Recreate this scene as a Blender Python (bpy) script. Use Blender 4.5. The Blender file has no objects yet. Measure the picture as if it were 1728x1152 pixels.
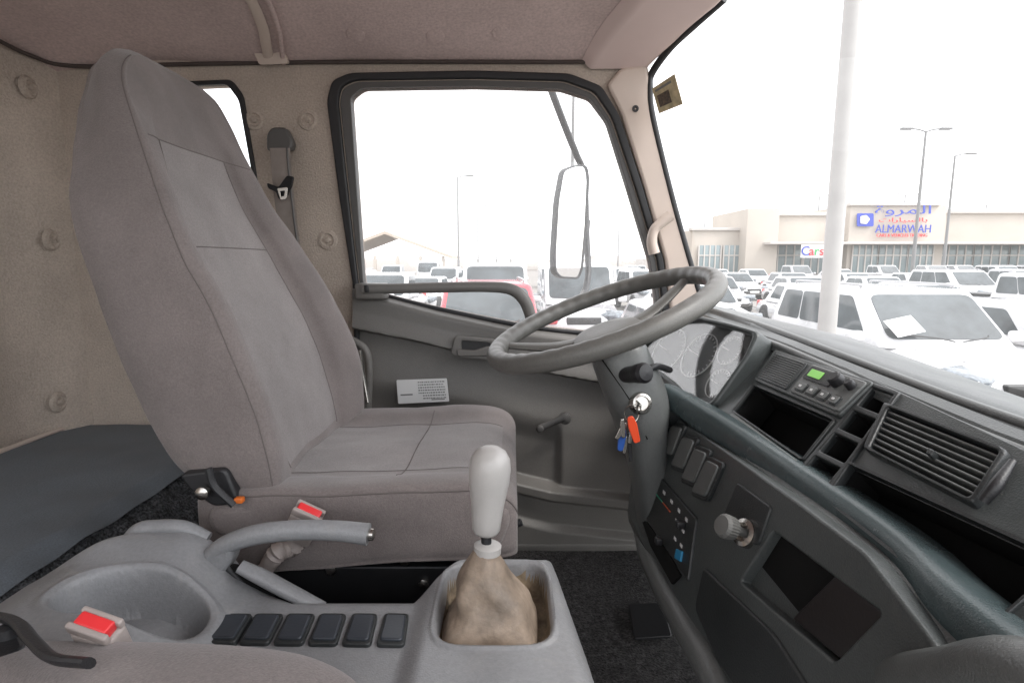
import bpy, bmesh, math, random
from mathutils import Vector, Matrix, noise
random.seed(7)
V=Vector
F=960.0; PT=math.atan(136/960); cp,sp=math.cos(PT),math.sin(PT)
EYE=2.1
scene=bpy.context.scene; COL=scene.collection
# camera-matching: a survey point of the reference is intersected with a real plane of the cab
def ray(px,py):
    a=(px-864)/F; v=(576-py)/F
    return V((a,cp+v*sp,-sp+v*cp))
def hit(px,py,pl):
    n,d=pl; r=ray(px,py); return r*(d/n.dot(r))
def PY(y): return (V((0,1,0)),y)
def PX(x): return (V((1,0,0)),x)
def PZ(z): return (V((0,0,1)),z)
def plane3(a,b,c):
    n=(b-a).cross(c-a).normalized()
    return (n,n.dot(a))
FACE=(V((1,0,-1)).normalized(),.58/math.sqrt(2))
LOW=(V((1,0,-.27)).normalized(),.3775/V((1,0,-.27)).length)
# ---------- materials
MATS={}
def mat(name,col,rough=.6,metal=0,var=.12,vs=6,bs=300,bstr=.15,coat=0,emit=None,spec=.5,sheen=0,fine=0,fs=140,bd=.002,scuff=0):
    if name in MATS: return MATS[name]
    m=bpy.data.materials.new(name); m.use_nodes=True; nt=m.node_tree; N=nt.nodes; L=nt.links
    b=N['Principled BSDF']; b.inputs['Roughness'].default_value=rough; b.inputs['Metallic'].default_value=metal
    b.inputs['Specular IOR Level'].default_value=spec; b.inputs['Coat Weight'].default_value=coat
    if sheen: b.inputs['Sheen Weight'].default_value=sheen
    tc=N.new('ShaderNodeTexCoord')
    if var>0:
        nz=N.new('ShaderNodeTexNoise'); nz.inputs['Scale'].default_value=vs; nz.inputs['Detail'].default_value=7; nz.inputs['Roughness'].default_value=.6
        L.new(tc.outputs['Object'],nz.inputs['Vector'])
        r=N.new('ShaderNodeValToRGB'); e=r.color_ramp.elements; e[0].position=.3; e[1].position=.72
        e[0].color=(*[c*(1-var) for c in col],1); e[1].color=(*[min(1,c*(1+var)) for c in col],1)
        L.new(nz.outputs['Fac'],r.inputs['Fac']); src=r.outputs['Color']
        if fine>0:
            n3=N.new('ShaderNodeTexNoise'); n3.inputs['Scale'].default_value=fs; n3.inputs['Detail'].default_value=2
            L.new(tc.outputs['Object'],n3.inputs['Vector'])
            mr=N.new('ShaderNodeMapRange'); mr.inputs[1].default_value=.3; mr.inputs[2].default_value=.7; mr.inputs[3].default_value=1-fine; mr.inputs[4].default_value=1+fine
            L.new(n3.outputs['Fac'],mr.inputs[0])
            vm=N.new('ShaderNodeVectorMath'); vm.operation='SCALE'; L.new(src,vm.inputs[0]); L.new(mr.outputs[0],vm.inputs['Scale']); src=vm.outputs[0]
        if scuff>0:   # dusty rubbed marks
            n4=N.new('ShaderNodeTexNoise'); n4.inputs['Scale'].default_value=16; n4.inputs['Detail'].default_value=9; n4.inputs['Roughness'].default_value=.72; n4.inputs['Distortion'].default_value=1.2
            L.new(tc.outputs['Object'],n4.inputs['Vector'])
            m4=N.new('ShaderNodeMapRange'); m4.inputs[1].default_value=.56; m4.inputs[2].default_value=.74; m4.inputs[3].default_value=0; m4.inputs[4].default_value=scuff
            L.new(n4.outputs['Fac'],m4.inputs[0])
            mxx=N.new('ShaderNodeMix'); mxx.data_type='RGBA'; L.new(m4.outputs[0],mxx.inputs[0]); L.new(src,mxx.inputs[6]); mxx.inputs[7].default_value=(.42,.37,.32,1); src=mxx.outputs[2]
        L.new(src,b.inputs['Base Color'])
        if rough<.8:
            m2=N.new('ShaderNodeMapRange'); m2.inputs[1].default_value=.3; m2.inputs[2].default_value=.7; m2.inputs[3].default_value=max(0,rough*.85); m2.inputs[4].default_value=min(1,rough*1.2)
            L.new(nz.outputs['Fac'],m2.inputs[0]); L.new(m2.outputs[0],b.inputs['Roughness'])
    else: b.inputs['Base Color'].default_value=(*col,1)
    if bstr>0:
        n2=N.new('ShaderNodeTexNoise'); n2.inputs['Scale'].default_value=bs; n2.inputs['Detail'].default_value=3
        L.new(tc.outputs['Object'],n2.inputs['Vector'])
        bp=N.new('ShaderNodeBump'); bp.inputs['Strength'].default_value=bstr; bp.inputs['Distance'].default_value=bd
        L.new(n2.outputs['Fac'],bp.inputs['Height']); L.new(bp.outputs['Normal'],b.inputs['Normal'])
    if emit:
        b.inputs['Emission Color'].default_value=(*emit[0],1); b.inputs['Emission Strength'].default_value=emit[1]
    MATS[name]=m; return m
def glassmat(name,veil=.06,gl=.06):
    m=bpy.data.materials.new(name); m.use_nodes=True; nt=m.node_tree; N=nt.nodes; L=nt.links
    N.remove(N['Principled BSDF']); out=N['Material Output']
    t=N.new('ShaderNodeBsdfTransparent'); g=N.new('ShaderNodeBsdfGlossy'); g.inputs['Roughness'].default_value=.02
    d=N.new('ShaderNodeBsdfTranslucent'); d.inputs['Color'].default_value=(.9,.9,.9,1)
    m1=N.new('ShaderNodeMixShader'); m1.inputs[0].default_value=gl; L.new(t.outputs[0],m1.inputs[1]); L.new(g.outputs[0],m1.inputs[2])
    m2=N.new('ShaderNodeMixShader'); m2.inputs[0].default_value=veil; L.new(m1.outputs[0],m2.inputs[1]); L.new(d.outputs[0],m2.inputs[2])
    L.new(m2.outputs[0],out.inputs['Surface']); MATS[name]=m; return m
SEAT=mat('seat_fabric',(.172,.147,.141),.92,var=.18,vs=7,bs=600,bstr=.4,sheen=.25,fine=.12,fs=380,scuff=.10)
SEATC=mat('seat_fabric_center',(.225,.203,.198),.92,var=.20,vs=6,bs=600,bstr=.4,sheen=.25,fine=.14,fs=380,scuff=.12)
SEAM=mat('seam_thread',(.13,.112,.107),.9,var=0,bstr=0)
SILL=mat('trim_cord',(.07,.055,.05),.9,var=0,bstr=0)
WALL=mat('wall_fabric',(.46,.395,.34),.95,var=.18,vs=4,bs=230,bstr=.8,fine=.12,fs=200,bd=.003,scuff=.10)
HEAD=mat('headliner_fabric',(.54,.43,.41),.95,var=.16,vs=3,bs=170,bstr=.7,fine=.12,fs=160,bd=.003)
HEADP=mat('header_vinyl',(.70,.56,.53),.7,var=.06,vs=4,bs=400,bstr=.1)
PILL=mat('pillar_plastic',(.56,.47,.41),.5,var=.06,bs=500,bstr=.15)
DOOR=mat('door_plastic',(.150,.143,.134),.44,var=.12,vs=4,bs=500,bstr=.3,fine=.06,fs=300,scuff=.06)
DOORD=mat('door_plastic_dark',(.085,.082,.08),.5,var=.1,bs=600,bstr=.2)
RUB=mat('black_rubber',(.015,.015,.017),.5,var=.2,bs=300,bstr=.1)
BLK=mat('black_plastic',(.018,.018,.020),.4,var=.25,bs=500,bstr=.2)
CAV=mat('cavity_black',(.005,.005,.005),.8,var=.3,bs=400,bstr=.1,spec=.2)  # near-black colour that stands in for shade inside the dash recesses
DASH=mat('dash_plastic',(.060,.067,.067),.33,var=.14,vs=9,bs=600,bstr=.3,fine=.08,fs=320,scuff=.05)
DASHL=mat('dash_plastic_light',(.115,.121,.119),.33,var=.10,vs=9,bs=600,bstr=.25,fine=.06,fs=320,scuff=.06)
RIDGE=mat('dash_ridge_plastic',(.052,.072,.076),.26,var=.14,vs=10,bs=600,bstr=.2,fine=.06,fs=300,scuff=.05)
DASHD=mat('dash_plastic_dark',(.024,.027,.028),.36,var=.15,vs=9,bs=600,bstr=.25)
CON=mat('console_plastic',(.235,.239,.248),.36,var=.13,vs=11,bs=500,bstr=.25,fine=.07,fs=240,scuff=.16)
DUST=mat('dusty_plastic',(.22,.17,.115),.85,var=.45,vs=34,bs=200,bstr=.5,fine=.2,fs=160)
BOOT=mat('dusty_leather',(.27,.21,.16),.6,var=.42,vs=18,bs=150,bstr=.5,fine=.12,fs=120,scuff=.25)
KNOB=mat('knob_plastic',(.42,.405,.39),.32,var=.08,vs=20,bs=500,bstr=.1)
WHEEL=mat('wheel_plastic',(.130,.127,.118),.36,var=.10,vs=20,bs=500,bstr=.3,fine=.08,fs=360)
CARP=mat('carpet',(.05,.047,.047),1,var=.5,vs=60,bs=260,bstr=1,fine=.75,fs=190,bd=.005)
CARPD=mat('carpet_charcoal',(.075,.078,.083),1,var=.5,vs=50,bs=260,bstr=1,fine=.75,fs=200,bd=.005)
BUNK=mat('bunk_mat',(.14,.162,.185),.6,var=.16,vs=5,bs=300,bstr=.5,fine=.14,fs=420)
METAL=mat('bright_metal',(.5,.48,.45),.25,1,var=.1,bstr=0)
DMET=mat('dark_metal',(.02,.02,.022),.4,.6,var=.3,bstr=.1)
WEB=mat('belt_webbing',(.28,.245,.225),.85,var=.1,vs=40,bs=900,bstr=.4)
RED=mat('red_button',(.75,.04,.045),.3,var=.05,bstr=0)
BUCK=mat('buckle_plastic',(.36,.31,.29),.45,var=.12,bs=500,bstr=.1)
WHT=mat('white_label',(.75,.75,.75),.5,var=.03,bstr=0)
INK=mat('grey_ink',(.2,.2,.2),.6,var=0,bstr=0)
GREEN=mat('lcd_green',(.25,.55,.12),.3,var=.1,bstr=0,emit=((.3,.9,.2),.2))
MARKW=mat('white_marking',(.6,.6,.6),.5,var=0,bstr=0)
MARKB=mat('blue_marking',(.02,.22,.42),.5,var=0,bstr=0)
MARKR=mat('orange_marking',(.6,.10,.03),.5,var=0,bstr=0)
MARKG=mat('green_marking',(.05,.35,.22),.5,var=0,bstr=0)
GLASS=glassmat('window_glass',.06,.03)  # faint white veil mixed into the panes imitates outside haze and glare
MIRR=mat('mirror_glass',(.8,.8,.8),.02,1,var=0,bstr=0)
# ---------- mesh helpers
def fin(me,ang=38):
    me.polygons.foreach_set('use_smooth',[True]*len(me.polygons)); me.update()
    try: me.set_sharp_from_angle(angle=math.radians(ang))
    except Exception: pass
    return me
def cmesh(cu,M):
    o=bpy.data.objects.new('tmp',cu); COL.objects.link(o)
    dg=bpy.context.evaluated_depsgraph_get(); me=bpy.data.meshes.new_from_object(o.evaluated_get(dg))
    bpy.data.objects.remove(o); bpy.data.curves.remove(cu); me.transform(M); me.materials.clear(); return fin(me,30)
def rnd2(pts,r,seg=4):
    if r<=0: return pts
    out=[];n=len(pts)
    for i in range(n):
        p=V(pts[i]);a=V(pts[i-1]);b=V(pts[(i+1)%n])
        d1=(a-p);d2=(b-p);k=min(r,d1.length*.45,d2.length*.45)
        if k<1e-6: out.append(tuple(p)); continue
        s=p+d1.normalized()*k; e=p+d2.normalized()*k
        for j in range(seg+1):
            t=j/seg; q=s*(1-t)**2+p*2*t*(1-t)+e*t*t; out.append((q.x,q.y))
    return out
def area(p): return sum(p[i-1][0]*p[i][1]-p[i][0]*p[i-1][1] for i in range(len(p)))/2
def plate(outer,N,thick=.004,lift=.002,bevel=.001,rnd=.004,holes=(),hr=None):
    N=N.normalized(); O=sum(outer,V())/len(outer)
    ref=V((0,0,1)) if abs(N.z)<.9 else V((1,0,0))
    U=ref.cross(N).normalized(); W=N.cross(U)
    cu=bpy.data.curves.new('c','CURVE'); cu.dimensions='2D'; cu.fill_mode='BOTH'
    cu.extrude=max(thick/2-bevel,.0001); cu.bevel_depth=bevel; cu.bevel_resolution=2; cu.offset=-bevel
    for k,lp in enumerate([outer]+list(holes)):
        q=rnd2([((p-O).dot(U),(p-O).dot(W)) for p in lp],rnd if k==0 else (hr if hr is not None else rnd))
        if (area(q)>0)!=(k==0): q=q[::-1]
        s=cu.splines.new('POLY'); s.points.add(len(q)-1); s.use_cyclic_u=True
        for i,(x,y) in enumerate(q): s.points[i].co=(x,y,0,1)
    M=Matrix((U,W,N)).transposed().to_4x4(); M.translation=O+N*(lift-thick/2)
    return cmesh(cu,M)
def text(body,size,M,ext=.001,align='CENTER'):
    cu=bpy.data.curves.new('t','FONT'); cu.body=body; cu.size=size; cu.extrude=ext; cu.align_x=align; cu.align_y='CENTER'
    return cmesh(cu,M)
def cat1(p0,p1,p2,p3,t):
    return .5*((2*p1)+(p2-p0)*t+(2*p0-5*p1+4*p2-p3)*t*t+(3*p1-p0-3*p2+p3)*t*t*t)
def evalc(P,t,closed):
    n=len(P)
    if closed:
        i=int(math.floor(t))%n; f=t-math.floor(t); return cat1(P[(i-1)%n],P[i],P[(i+1)%n],P[(i+2)%n],f)
    t=max(0,min(n-1-1e-9,t)); i=int(t); f=t-i
    p0=P[i-1] if i>0 else P[i]*2-P[i+1]
    p3=P[i+2] if i+2<n else P[i+1]*2-P[i]
    return cat1(p0,P[i],P[i+1],p3,f)
def smoothpts(P,n,closed=False):
    m=len(P); k=m*n if closed else (m-1)*n+1
    return [evalc(P,i/n,closed) for i in range(k)]
def loft(rings,cap=True,closed=False,ang=50):
    bm=bmesh.new(); R=[[bm.verts.new(p) for p in r] for r in rings]; n=len(rings[0])
    rr=len(R) if closed else len(R)-1
    for i in range(rr):
        a=R[i];b=R[(i+1)%len(R)]
        for j in range(n): bm.faces.new((a[j],a[(j+1)%n],b[(j+1)%n],b[j]))
    if cap and not closed:
        bm.faces.new(R[0][::-1]); bm.faces.new(R[-1])
    bmesh.ops.recalc_face_normals(bm,faces=bm.faces)
    me=bpy.data.meshes.new('m'); bm.to_mesh(me); bm.free(); return fin(me,ang)
def grid(fn,nu,nv,ang=60):
    vs=[];fs=[]
    for i in range(nu+1):
        for j in range(nv+1): vs.append(fn(i/nu,j/nv))
    for i in range(nu):
        for j in range(nv):
            a=i*(nv+1)+j; fs.append((a,a+1,a+nv+2,a+nv+1))
    me=bpy.data.meshes.new('g'); me.from_pydata([tuple(v) for v in vs],[],fs); return fin(me,ang)
def tube(pts,r,seg=12,closed=False,sm=6,flat=1.0,up=None,cap=True,mod=None):
    pts=[V(p) for p in pts]; m=len(pts)
    rs=r if isinstance(r,(list,tuple)) else [r]*m
    if sm>1: P=smoothpts(pts,sm,closed); RR=smoothpts([V((x,0,0)) for x in rs],sm,closed); RR=[q.x for q in RR]
    else: P=pts; RR=list(rs)
    n=len(P); rings=[]; nrm=V(up) if up else None
    for i in range(n):
        a=P[i-1] if (i>0 or closed) else P[i]; b=P[(i+1)%n] if (i<n-1 or closed) else P[i]
        t=(b-a).normalized()
        if nrm is None: nrm=t.orthogonal()
        base=V(up) if up else nrm
        x=(base-t*base.dot(t)).normalized(); y=t.cross(x)
        if not up: nrm=x
        ring=[]
        for k in range(seg):
            an=2*math.pi*k/seg; rr=RR[i]*(mod(i/n,an) if mod else 1)
            ring.append(P[i]+x*math.cos(an)*rr*flat+y*math.sin(an)*rr)
        rings.append(ring)
    return loft(rings,cap,closed)
def frameM(o,z,x=None):
    z=V(z).normalized(); x=V(x) if x else z.orthogonal(); x=(x-z*x.dot(z)).normalized(); y=z.cross(x)
    M=Matrix((x,y,z)).transposed().to_4x4(); M.translation=o; return M
def lathe(prof,M,seg=24,ang=35,cap=True):
    rings=[[M@V((r*math.cos(2*math.pi*k/seg),r*math.sin(2*math.pi*k/seg),h)) for k in range(seg)] for r,h in prof]
    return loft(rings,cap,False,ang)
def rbox(size,bev,M=Matrix(),seg=3,taper=None):
    bm=bmesh.new(); bmesh.ops.create_cube(bm,size=1)
    for v in bm.verts:
        v.co=V((v.co.x*size[0],v.co.y*size[1],v.co.z*size[2]))
        if taper and v.co.z>0: v.co.x*=taper; v.co.y*=taper
    if bev>0: bmesh.ops.bevel(bm,geom=bm.edges[:],offset=bev,segments=seg,affect='EDGES',profile=.5)
    me=bpy.data.meshes.new('b'); bm.to_mesh(me); bm.free(); me.transform(M); return fin(me,40)
def T(x,y,z): return Matrix.Translation((x,y,z))
def merge(items):
    out=bmesh.new(); mats=[]
    me=bpy.data.meshes.new('mm')
    for m,mt,M in items:
        if mt not in mats: mats.append(mt); me.materials.append(mt)
        k=mats.index(mt); tmp=m.copy(); tmp.transform(M)
        n0=len(out.faces); out.from_mesh(tmp); out.faces.ensure_lookup_table()
        for f in out.faces[n0:]: f.material_index=k
        bpy.data.meshes.remove(tmp)
    out.to_mesh(me); out.free(); return fin(me,38)
def joinm(ms,mt): return merge([(m,mt,Matrix()) for m in ms])
def ob(name,me,mt=None,parent=None,label=None,cat=None,group=None,kind=None):
    o=bpy.data.objects.new(name,me); COL.objects.link(o)
    if me is not None:
        me.name=name
        if mt is not None and len(me.materials)==0: me.materials.append(mt)
    if parent:
        o.parent=parent; o.matrix_parent_inverse=Matrix.Translation(-LOC.get(parent.name,V()))
    if label: o['label']=label
    if cat: o['category']=cat
    if group: o['group']=group
    if kind: o['kind']=kind
    return o
LOC={}
def empty(name,loc,label,cat,group=None):
    o=bpy.data.objects.new(name,None); COL.objects.link(o); o.location=loc; o.empty_display_size=.1
    LOC[o.name]=V(loc); o['label']=label; o['category']=cat
    if group: o['group']=group
    return o
def ss(a,b,x):
    t=max(0,min(1,(x-a)/(b-a))); return t*t*(3-2*t)
def lerp(a,b,t): return a+(b-a)*t
def itp(xs,ys,x):
    if x<=xs[0]: return ys[0]
    for i in range(len(xs)-1):
        if x<=xs[i+1]: return lerp(ys[i],ys[i+1],(x-xs[i])/(xs[i+1]-xs[i]))
    return ys[-1]
def Q(q,u,v):
    a=V(q[0])*(1-u)+V(q[1])*u; b=V(q[3])*(1-u)+V(q[2])*u; r=a*(1-v)+b*v; return (r.x,r.y)
def sub(q,u0,u1,v0,v1): return [Q(q,u0,v0),Q(q,u1,v0),Q(q,u1,v1),Q(q,u0,v1)]
def H(pts,pl): return [hit(x,y,pl) for x,y in pts]

# =================== CAB SHELL
cab=empty('truck_cab',(0,.6,-.77),'beige and grey light truck cab interior with cloth lined walls','truck cab')
Yw=1.5
win=[(592,165),(612,149),(800,146),(945,150),(995,166),(1024,205),(1060,320),(1096,440),(1106,500),(1108,560),(1000,560),(893,549),(740,519),(652,497),(614,480)]
frm=[(553,172),(562,138),(592,125),(800,121),(960,126),(1014,147),(1044,195),(1085,320),(1119,440),(1128,520),(1128,600),(604,600),(600,500),(575,340)]
rearwin=[(225,150),(384,143),(404,170),(436,350),(235,352)]
wall_o=[V((-1.26,Yw,-.79)),V((-1.26,Yw,.56))]+H([(985,92),(1060,90),(1092,108),(1096,130),(1100,200),(1140,352),(1186,512)],PY(Yw))+[V((.56,Yw,-.16)),V((.56,Yw,-.79))]
NY=V((0,-1,0))
ob('side_wall',plate(wall_o,NY,.03,0,.001,0,[H(win,PY(Yw)),H(rearwin,PY(Yw))],.012),WALL,cab,'beige cloth lined side wall with screw buttons')
ob('rear_wall',grid(lambda u,v:V((-1.18+.003*math.sin(v*9)*math.sin(u*7)+.05*ss(.93,1,u)-.02*ss(.80,.9,u)*(1-ss(.9,.95,u)),-.4+1.93*u,-.79+1.36*v)),60,30),WALL,cab)
def zc(x,y):
    e=min(1.5-y,1); return .487+.085*(1-math.exp(-max(0,e)/.14))+ .010*noise.noise(V((x*4,y*4,0)))-.03*math.exp(-(x+1.2)/.1)
def xend(y): return itp([-.4,.3,.8,1.3,1.42,1.5],[.58,.58,.55,.449,.40,.345],y)
ob('headliner',grid(lambda u,v:(lambda y:(lambda x:V((x,y,zc(x,y))))(lerp(-1.25,xend(y),u)))(lerp(1.53,-.4,v**1.6)),60,60),HEAD,cab)
def hp(u,v):
    y=lerp(1.49,-.35,v**1.5); x0=itp([.3,.8,1.3,1.5],[.38,.32,.235,.17],y); x1=xend(y)
    x=lerp(x0,x1,u); z=zc(x,y)-.022*min(1,math.sin(math.pi*min(1,max(0,u)))*3)*1.0-.001
    return V((x,y,z))
ob('header_panel',grid(hp,24,50),HEADP,cab)
sp_=[V((x,y,zc(x,y)-.004)) for x,y in [(-.60,1.49),(-.585,1.44),(-.565,1.37),(-.55,1.25),(-.55,1.0),(-.55,.6)]]
ob('headliner_strip',tube(sp_,.012,8,flat=.4,up=(0,0,1)),PILL,cab)
ob('headliner_strip',tube([p+V((.035,0,0)) for p in sp_],.006,8),HEAD,cab)
ob('trim_clamp',plate(H([(422,70),(474,66),(486,108),(436,110)],PY(1.47)),V((0,-1,-.3)),.012,.004,.002,.006),PILL,cab)
for x,y in [(600,58),(735,58),(845,66)]:
    p=hit(x,y,PY(1.42)); p.z=zc(p.x,p.y)-.001
    ob('trim_button',lathe([(.022,0),(.020,.002),(.005,.003),(.001,.003)],frameM(p,V((0,-.45,-.9))),18),HEAD,cab)
rp=[V((-1.165,.9,.5)),V((-1.165,1.3,.497)),V((-1.15,1.44,.485)),V((-1.08,1.485,.475)),V((-.8,1.492,.482)),V((-.4,1.492,.487)),V((.1,1.492,.487)),V((.19,1.492,.487))]
ob('wall_piping',tube(rp,.005,8),SILL,cab)
ob('wall_piping',tube([V((-1.172,y,-.432)) for y in (-.3,.5,1.47)],.006,8),PILL,cab)
for x,y,d in [(78,405,1),(97,678,1),(42,148,1),(520,203,0),(430,203,0),(553,405,0)]:
    p=hit(x,y,PY(1.4995)) if not d else hit(x,y,PX(-1.172))
    if d: p.x=-1.1755+.003*math.sin((p.z+.79)/1.36*9)*math.sin((p.y+.4)/1.93*7)-.02*ss(.80,.9,(p.y+.4)/1.93)*(1-ss(.9,.95,(p.y+.4)/1.93))+.05*ss(.93,1,(p.y+.4)/1.93)
    n=V((0,-1,0)) if not d else V((1,0,0))
    ob('trim_button',lathe([(.028,-.004),(.024,.003),(.017,.005),(.014,.001),(.008,.001),(.006,.007),(.001,.008)],frameM(p,n),20),WALL,cab)
bx=[598,652,740,885,1000,1135]; by=[480,499,522,553,566,566]
bp=H(list(zip(bx,by)),PY(1.485)); bX=[p.x for p in bp]; bZ=[p.z for p in bp]
x0=bX[0]; x1=.50
sw=H([(598,552),(700,572),(800,596),(900,622),(1000,640),(1130,650)],PY(1.48)); sX=[p.x for p in sw]; sZ=[p.z for p in sw]
pk=H([(598,730),(880,806),(930,818),(1060,832),(1130,836)],PY(1.47)); pX=[p.x for p in pk]; pZ=[p.z for p in pk]
def dpan(u,v):
    x=lerp(x0,x1,u); zt=itp(bX,bZ,x); z=lerp(zt,-.772,v); h=0
    d=itp(sX,sZ,x)-z
    h+=.034*(1-ss(-.003,.007,d)) -.012*ss(.0,.05,-d)
    h+=.016*ss(.03,.16,d)
    dp=itp(pX,pZ,x)-z
    h+=.03*ss(-.004,.010,dp)-.018*ss(.03,.042,dp)*(1-ss(.10,.12,dp))
    xx=hit(946,760,PY(1.47)).x
    h-=.016*(1-ss(xx-.012,xx+.004,x))*ss(.06,.09,d)*(1-ss(-.01,0,dp))*ss(.12,.2,d)
    h*=ss(0,.012,v*(zt+.772)); 
    h-=.012*(1-ss(0,.02,v*(zt+.772)))
    return V((x,1.482-h,z))
door=ob('driver_door',grid(dpan,150,220,50),DOOR,cab,'grey moulded plastic driver door trim with deep window')
ob('door_seal',tube(H([(600,478),(602,560),(604,700),(606,912)],PY(1.478)),.008,8),RUB,door)
ob('door_seal',plate(H(frm,PY(Yw)),NY,.02,.012,.004,.015,[H([(572,172),(577,148),(600,137),(800,134),(952,138),(1003,157),(1032,200),(1072,320),(1108,440),(1117,520),(1117,590),(612,590),(607,490),(590,340)],PY(Yw))],.015),RUB,door)
ob('window_frame',plate(H([(574,172),(579,150),(601,139),(800,136),(951,140),(1001,159),(1030,202),(1070,320),(1106,440),(1115,520),(1115,588),(614,588),(609,490),(592,340)],PY(Yw)),NY,.03,.004,.002,.015,[H(win,PY(Yw))],.012),DOORD,door)
ob('window_glass',plate(H([(x+(x<800)*-6+(x>800)*6,y) for x,y in win],PY(1.53)),NY,.004,0,.0005,.01),GLASS,door)
ob('belt_weatherstrip',tube(H([(612,484),(652,499),(740,521),(890,551),(1000,563),(1110,565)],PY(1.492)),.006,8),RUB,door)
ob('grab_bar',tube(H([(612,488),(660,487),(740,485),(820,484),(862,488),(884,505),(895,532),(900,556)],PY(1.43)),[.014,.013,.0135,.0135,.015,.016,.015,.016],14,flat=.8,up=(0,1,0)),DOOR,door)
ob('grab_bar_bracket',rbox((.075,.06,.04),.006,T(*hit(628,491,PY(1.455)))),DOOR,door)
ob('latch_button',rbox((.012,.01,.018),.002,T(*hit(619,487,PY(1.422)))),BLK,door)
hb=[(768,566),(835,572),(842,600),(836,608),(775,603),(760,596)]
ob('door_handle',plate(H(hb,PY(1.444)),NY,.03,.006,.003,.01,[H([(778,574),(828,578),(833,596),(780,595)],PY(1.444))],.008),DOOR,door)
ob('handle_cavity',plate(H([(774,572),(832,576),(836,599),(776,598)],PY(1.447)),NY,.006,0,.001,.006),BLK,door)
ob('door_lever',plate(H([(770,588),(800,591),(824,583),(832,589),(830,600),(772,601)],PY(1.438)),NY,.012,.006,.003,.008),DOOR,door)
ob('window_crank',joinm([tube(H([(912,722),(930,714),(952,704)],PY(1.438)),[.010,.008,.011],12,flat=.5,up=(0,1,0)),lathe([(.015,0),(.015,.016),(.010,.019)],frameM(hit(953,704,PY(1.454)),NY),20),lathe([(.009,0),(.010,.010),(.007,.015),(.003,.016)],frameM(hit(911,722,PY(1.438)),NY),20)],DOORD),None,door)
lab=[(669,641),(754,638),(758,677),(672,681)]
ob('warning_label',plate(H(lab,PY(1.456)),NY,.002,.001,.0004,.003),WHT,door,'white printed paper label stuck on door')
pr=[]
for r in range(7):
    v=.10+r*.115; u=.42 if r<5 else .5
    while u<.93:
        w=random.uniform(.015,.05); pr.append(plate(H(sub(lab,u,min(.95,u+w),v,v+.05),PY(1.456)),NY,.0004,.0016,.0001,0)); u+=w+.012
pr.append(plate(H(sub(lab,.06,.30,.6,.66),PY(1.456)),NY,.0004,.0016,.0001,0))
pr.append(plate(H(sub(lab,.66,.92,.86,.90),PY(1.456)),NY,.0004,.0016,.0001,0))
ob('label_printing',joinm(pr,INK),None,door)
ap=[(1046,118),(1088,112),(1093,132),(1098,200),(1137,352),(1182,512),(1195,600),(1132,600),(1128,520),(1120,440),(1086,320),(1047,195),(1022,146)]
ob('pillar_trim',plate(H(ap,PY(Yw)),NY,.02,.016,.008,.012),PILL,cab,'light beige moulded windscreen pillar trim')
ob('pillar_handle',tube(H([(1104,428),(1100,408),(1104,388),(1116,376),(1132,364)],PY(1.45)),[.014,.013,.012,.013,.014],12),PILL,cab)
ob('pillar_screw',lathe([(.009,0),(.008,.004),(.004,.004),(.002,.002)],frameM(hit(1072,184,PY(1.486)),NY)),BLK,cab)
ob('windscreen_seal',tube([hit(1222,-2,PZ(.55)),hit(1170,44,PY(1.37)),hit(1130,82,PY(1.44))]+H([(1100,124),(1096,150),(1101,200),(1138,352),(1184,512)],PY(1.49)),.009,8),RUB,cab)
def wsg(u,v):
    y=lerp(1.49,-.4,u); xb=itp([-.4,.4,1.2,1.5],[.68,.66,.6,.52],y); xt=xend(y)+.01
    return V((lerp(xb,xt,v),y,lerp(-.16,zc(xt,y)+.0,v)))
ob('windscreen',grid(wsg,30,8),GLASS,cab)
ob('sleeper_window_seal',plate(H([(x+(8 if x>300 else -8),y+(9 if y>200 else -8)) for x,y in rearwin],PY(Yw)),NY,.02,.006,.003,.014,[H(rearwin,PY(Yw))],.012),RUB,cab)
ob('cab_floor',grid(lambda u,v:V((lerp(-.75,.62,u),lerp(-.4,1.5,v),-.772+.006*noise.noise(V((u*9,v*9,2))))),60,70),CARP,cab,'dark speckled carpet cab floor')
ob('door_sill',rbox((1.1,.03,.02),.006,T(.02,1.45,-.76)),DOOR,cab)
def bunkm(u,v):
    y=lerp(-.4,1.49,u); s=v*.475; x=-1.175+s; z=-.438
    edge=.432+.005*math.sin(y*23)+.004*math.sin(y*51)
    if s>edge: z-=(s-edge)*.45; x=-1.175+edge+(s-edge)*.8
    return V((x,y,z+.005*noise.noise(V((x*10,y*10,5)))))
ob('bunk_box',rbox((.47,1.88,.33),.02,T(-.95,.55,-.618)),CARPD,cab)
ob('bunk_mat',grid(bunkm,120,60),BUNK,cab,'slate blue grey vinyl mat over bunk')
ob('bunk_carpet',grid(lambda u,v:V((lerp(-.735,-.50,v)+.007*noise.noise(V((u*60,v*10,1))),lerp(-.4,1.45,u),lerp(-.452,-.77,v**1.3)+.010*noise.noise(V((u*70,v*14,4))))),200,40),CARPD,cab)
ob('floor_pad',plate(H([(1060,1022),(1118,1020),(1134,1076),(1070,1080)],PZ(-.765)),V((0,0,1)),.006,.006,.002,.006),BLK,cab)
ob('pillar_grip',tube([hit(x,y,PY(1.42)) for x,y in [(580,570),(600,577),(616,590),(622,612),(622,650),(620,690)]],.010,10),DOOR,cab)

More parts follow.
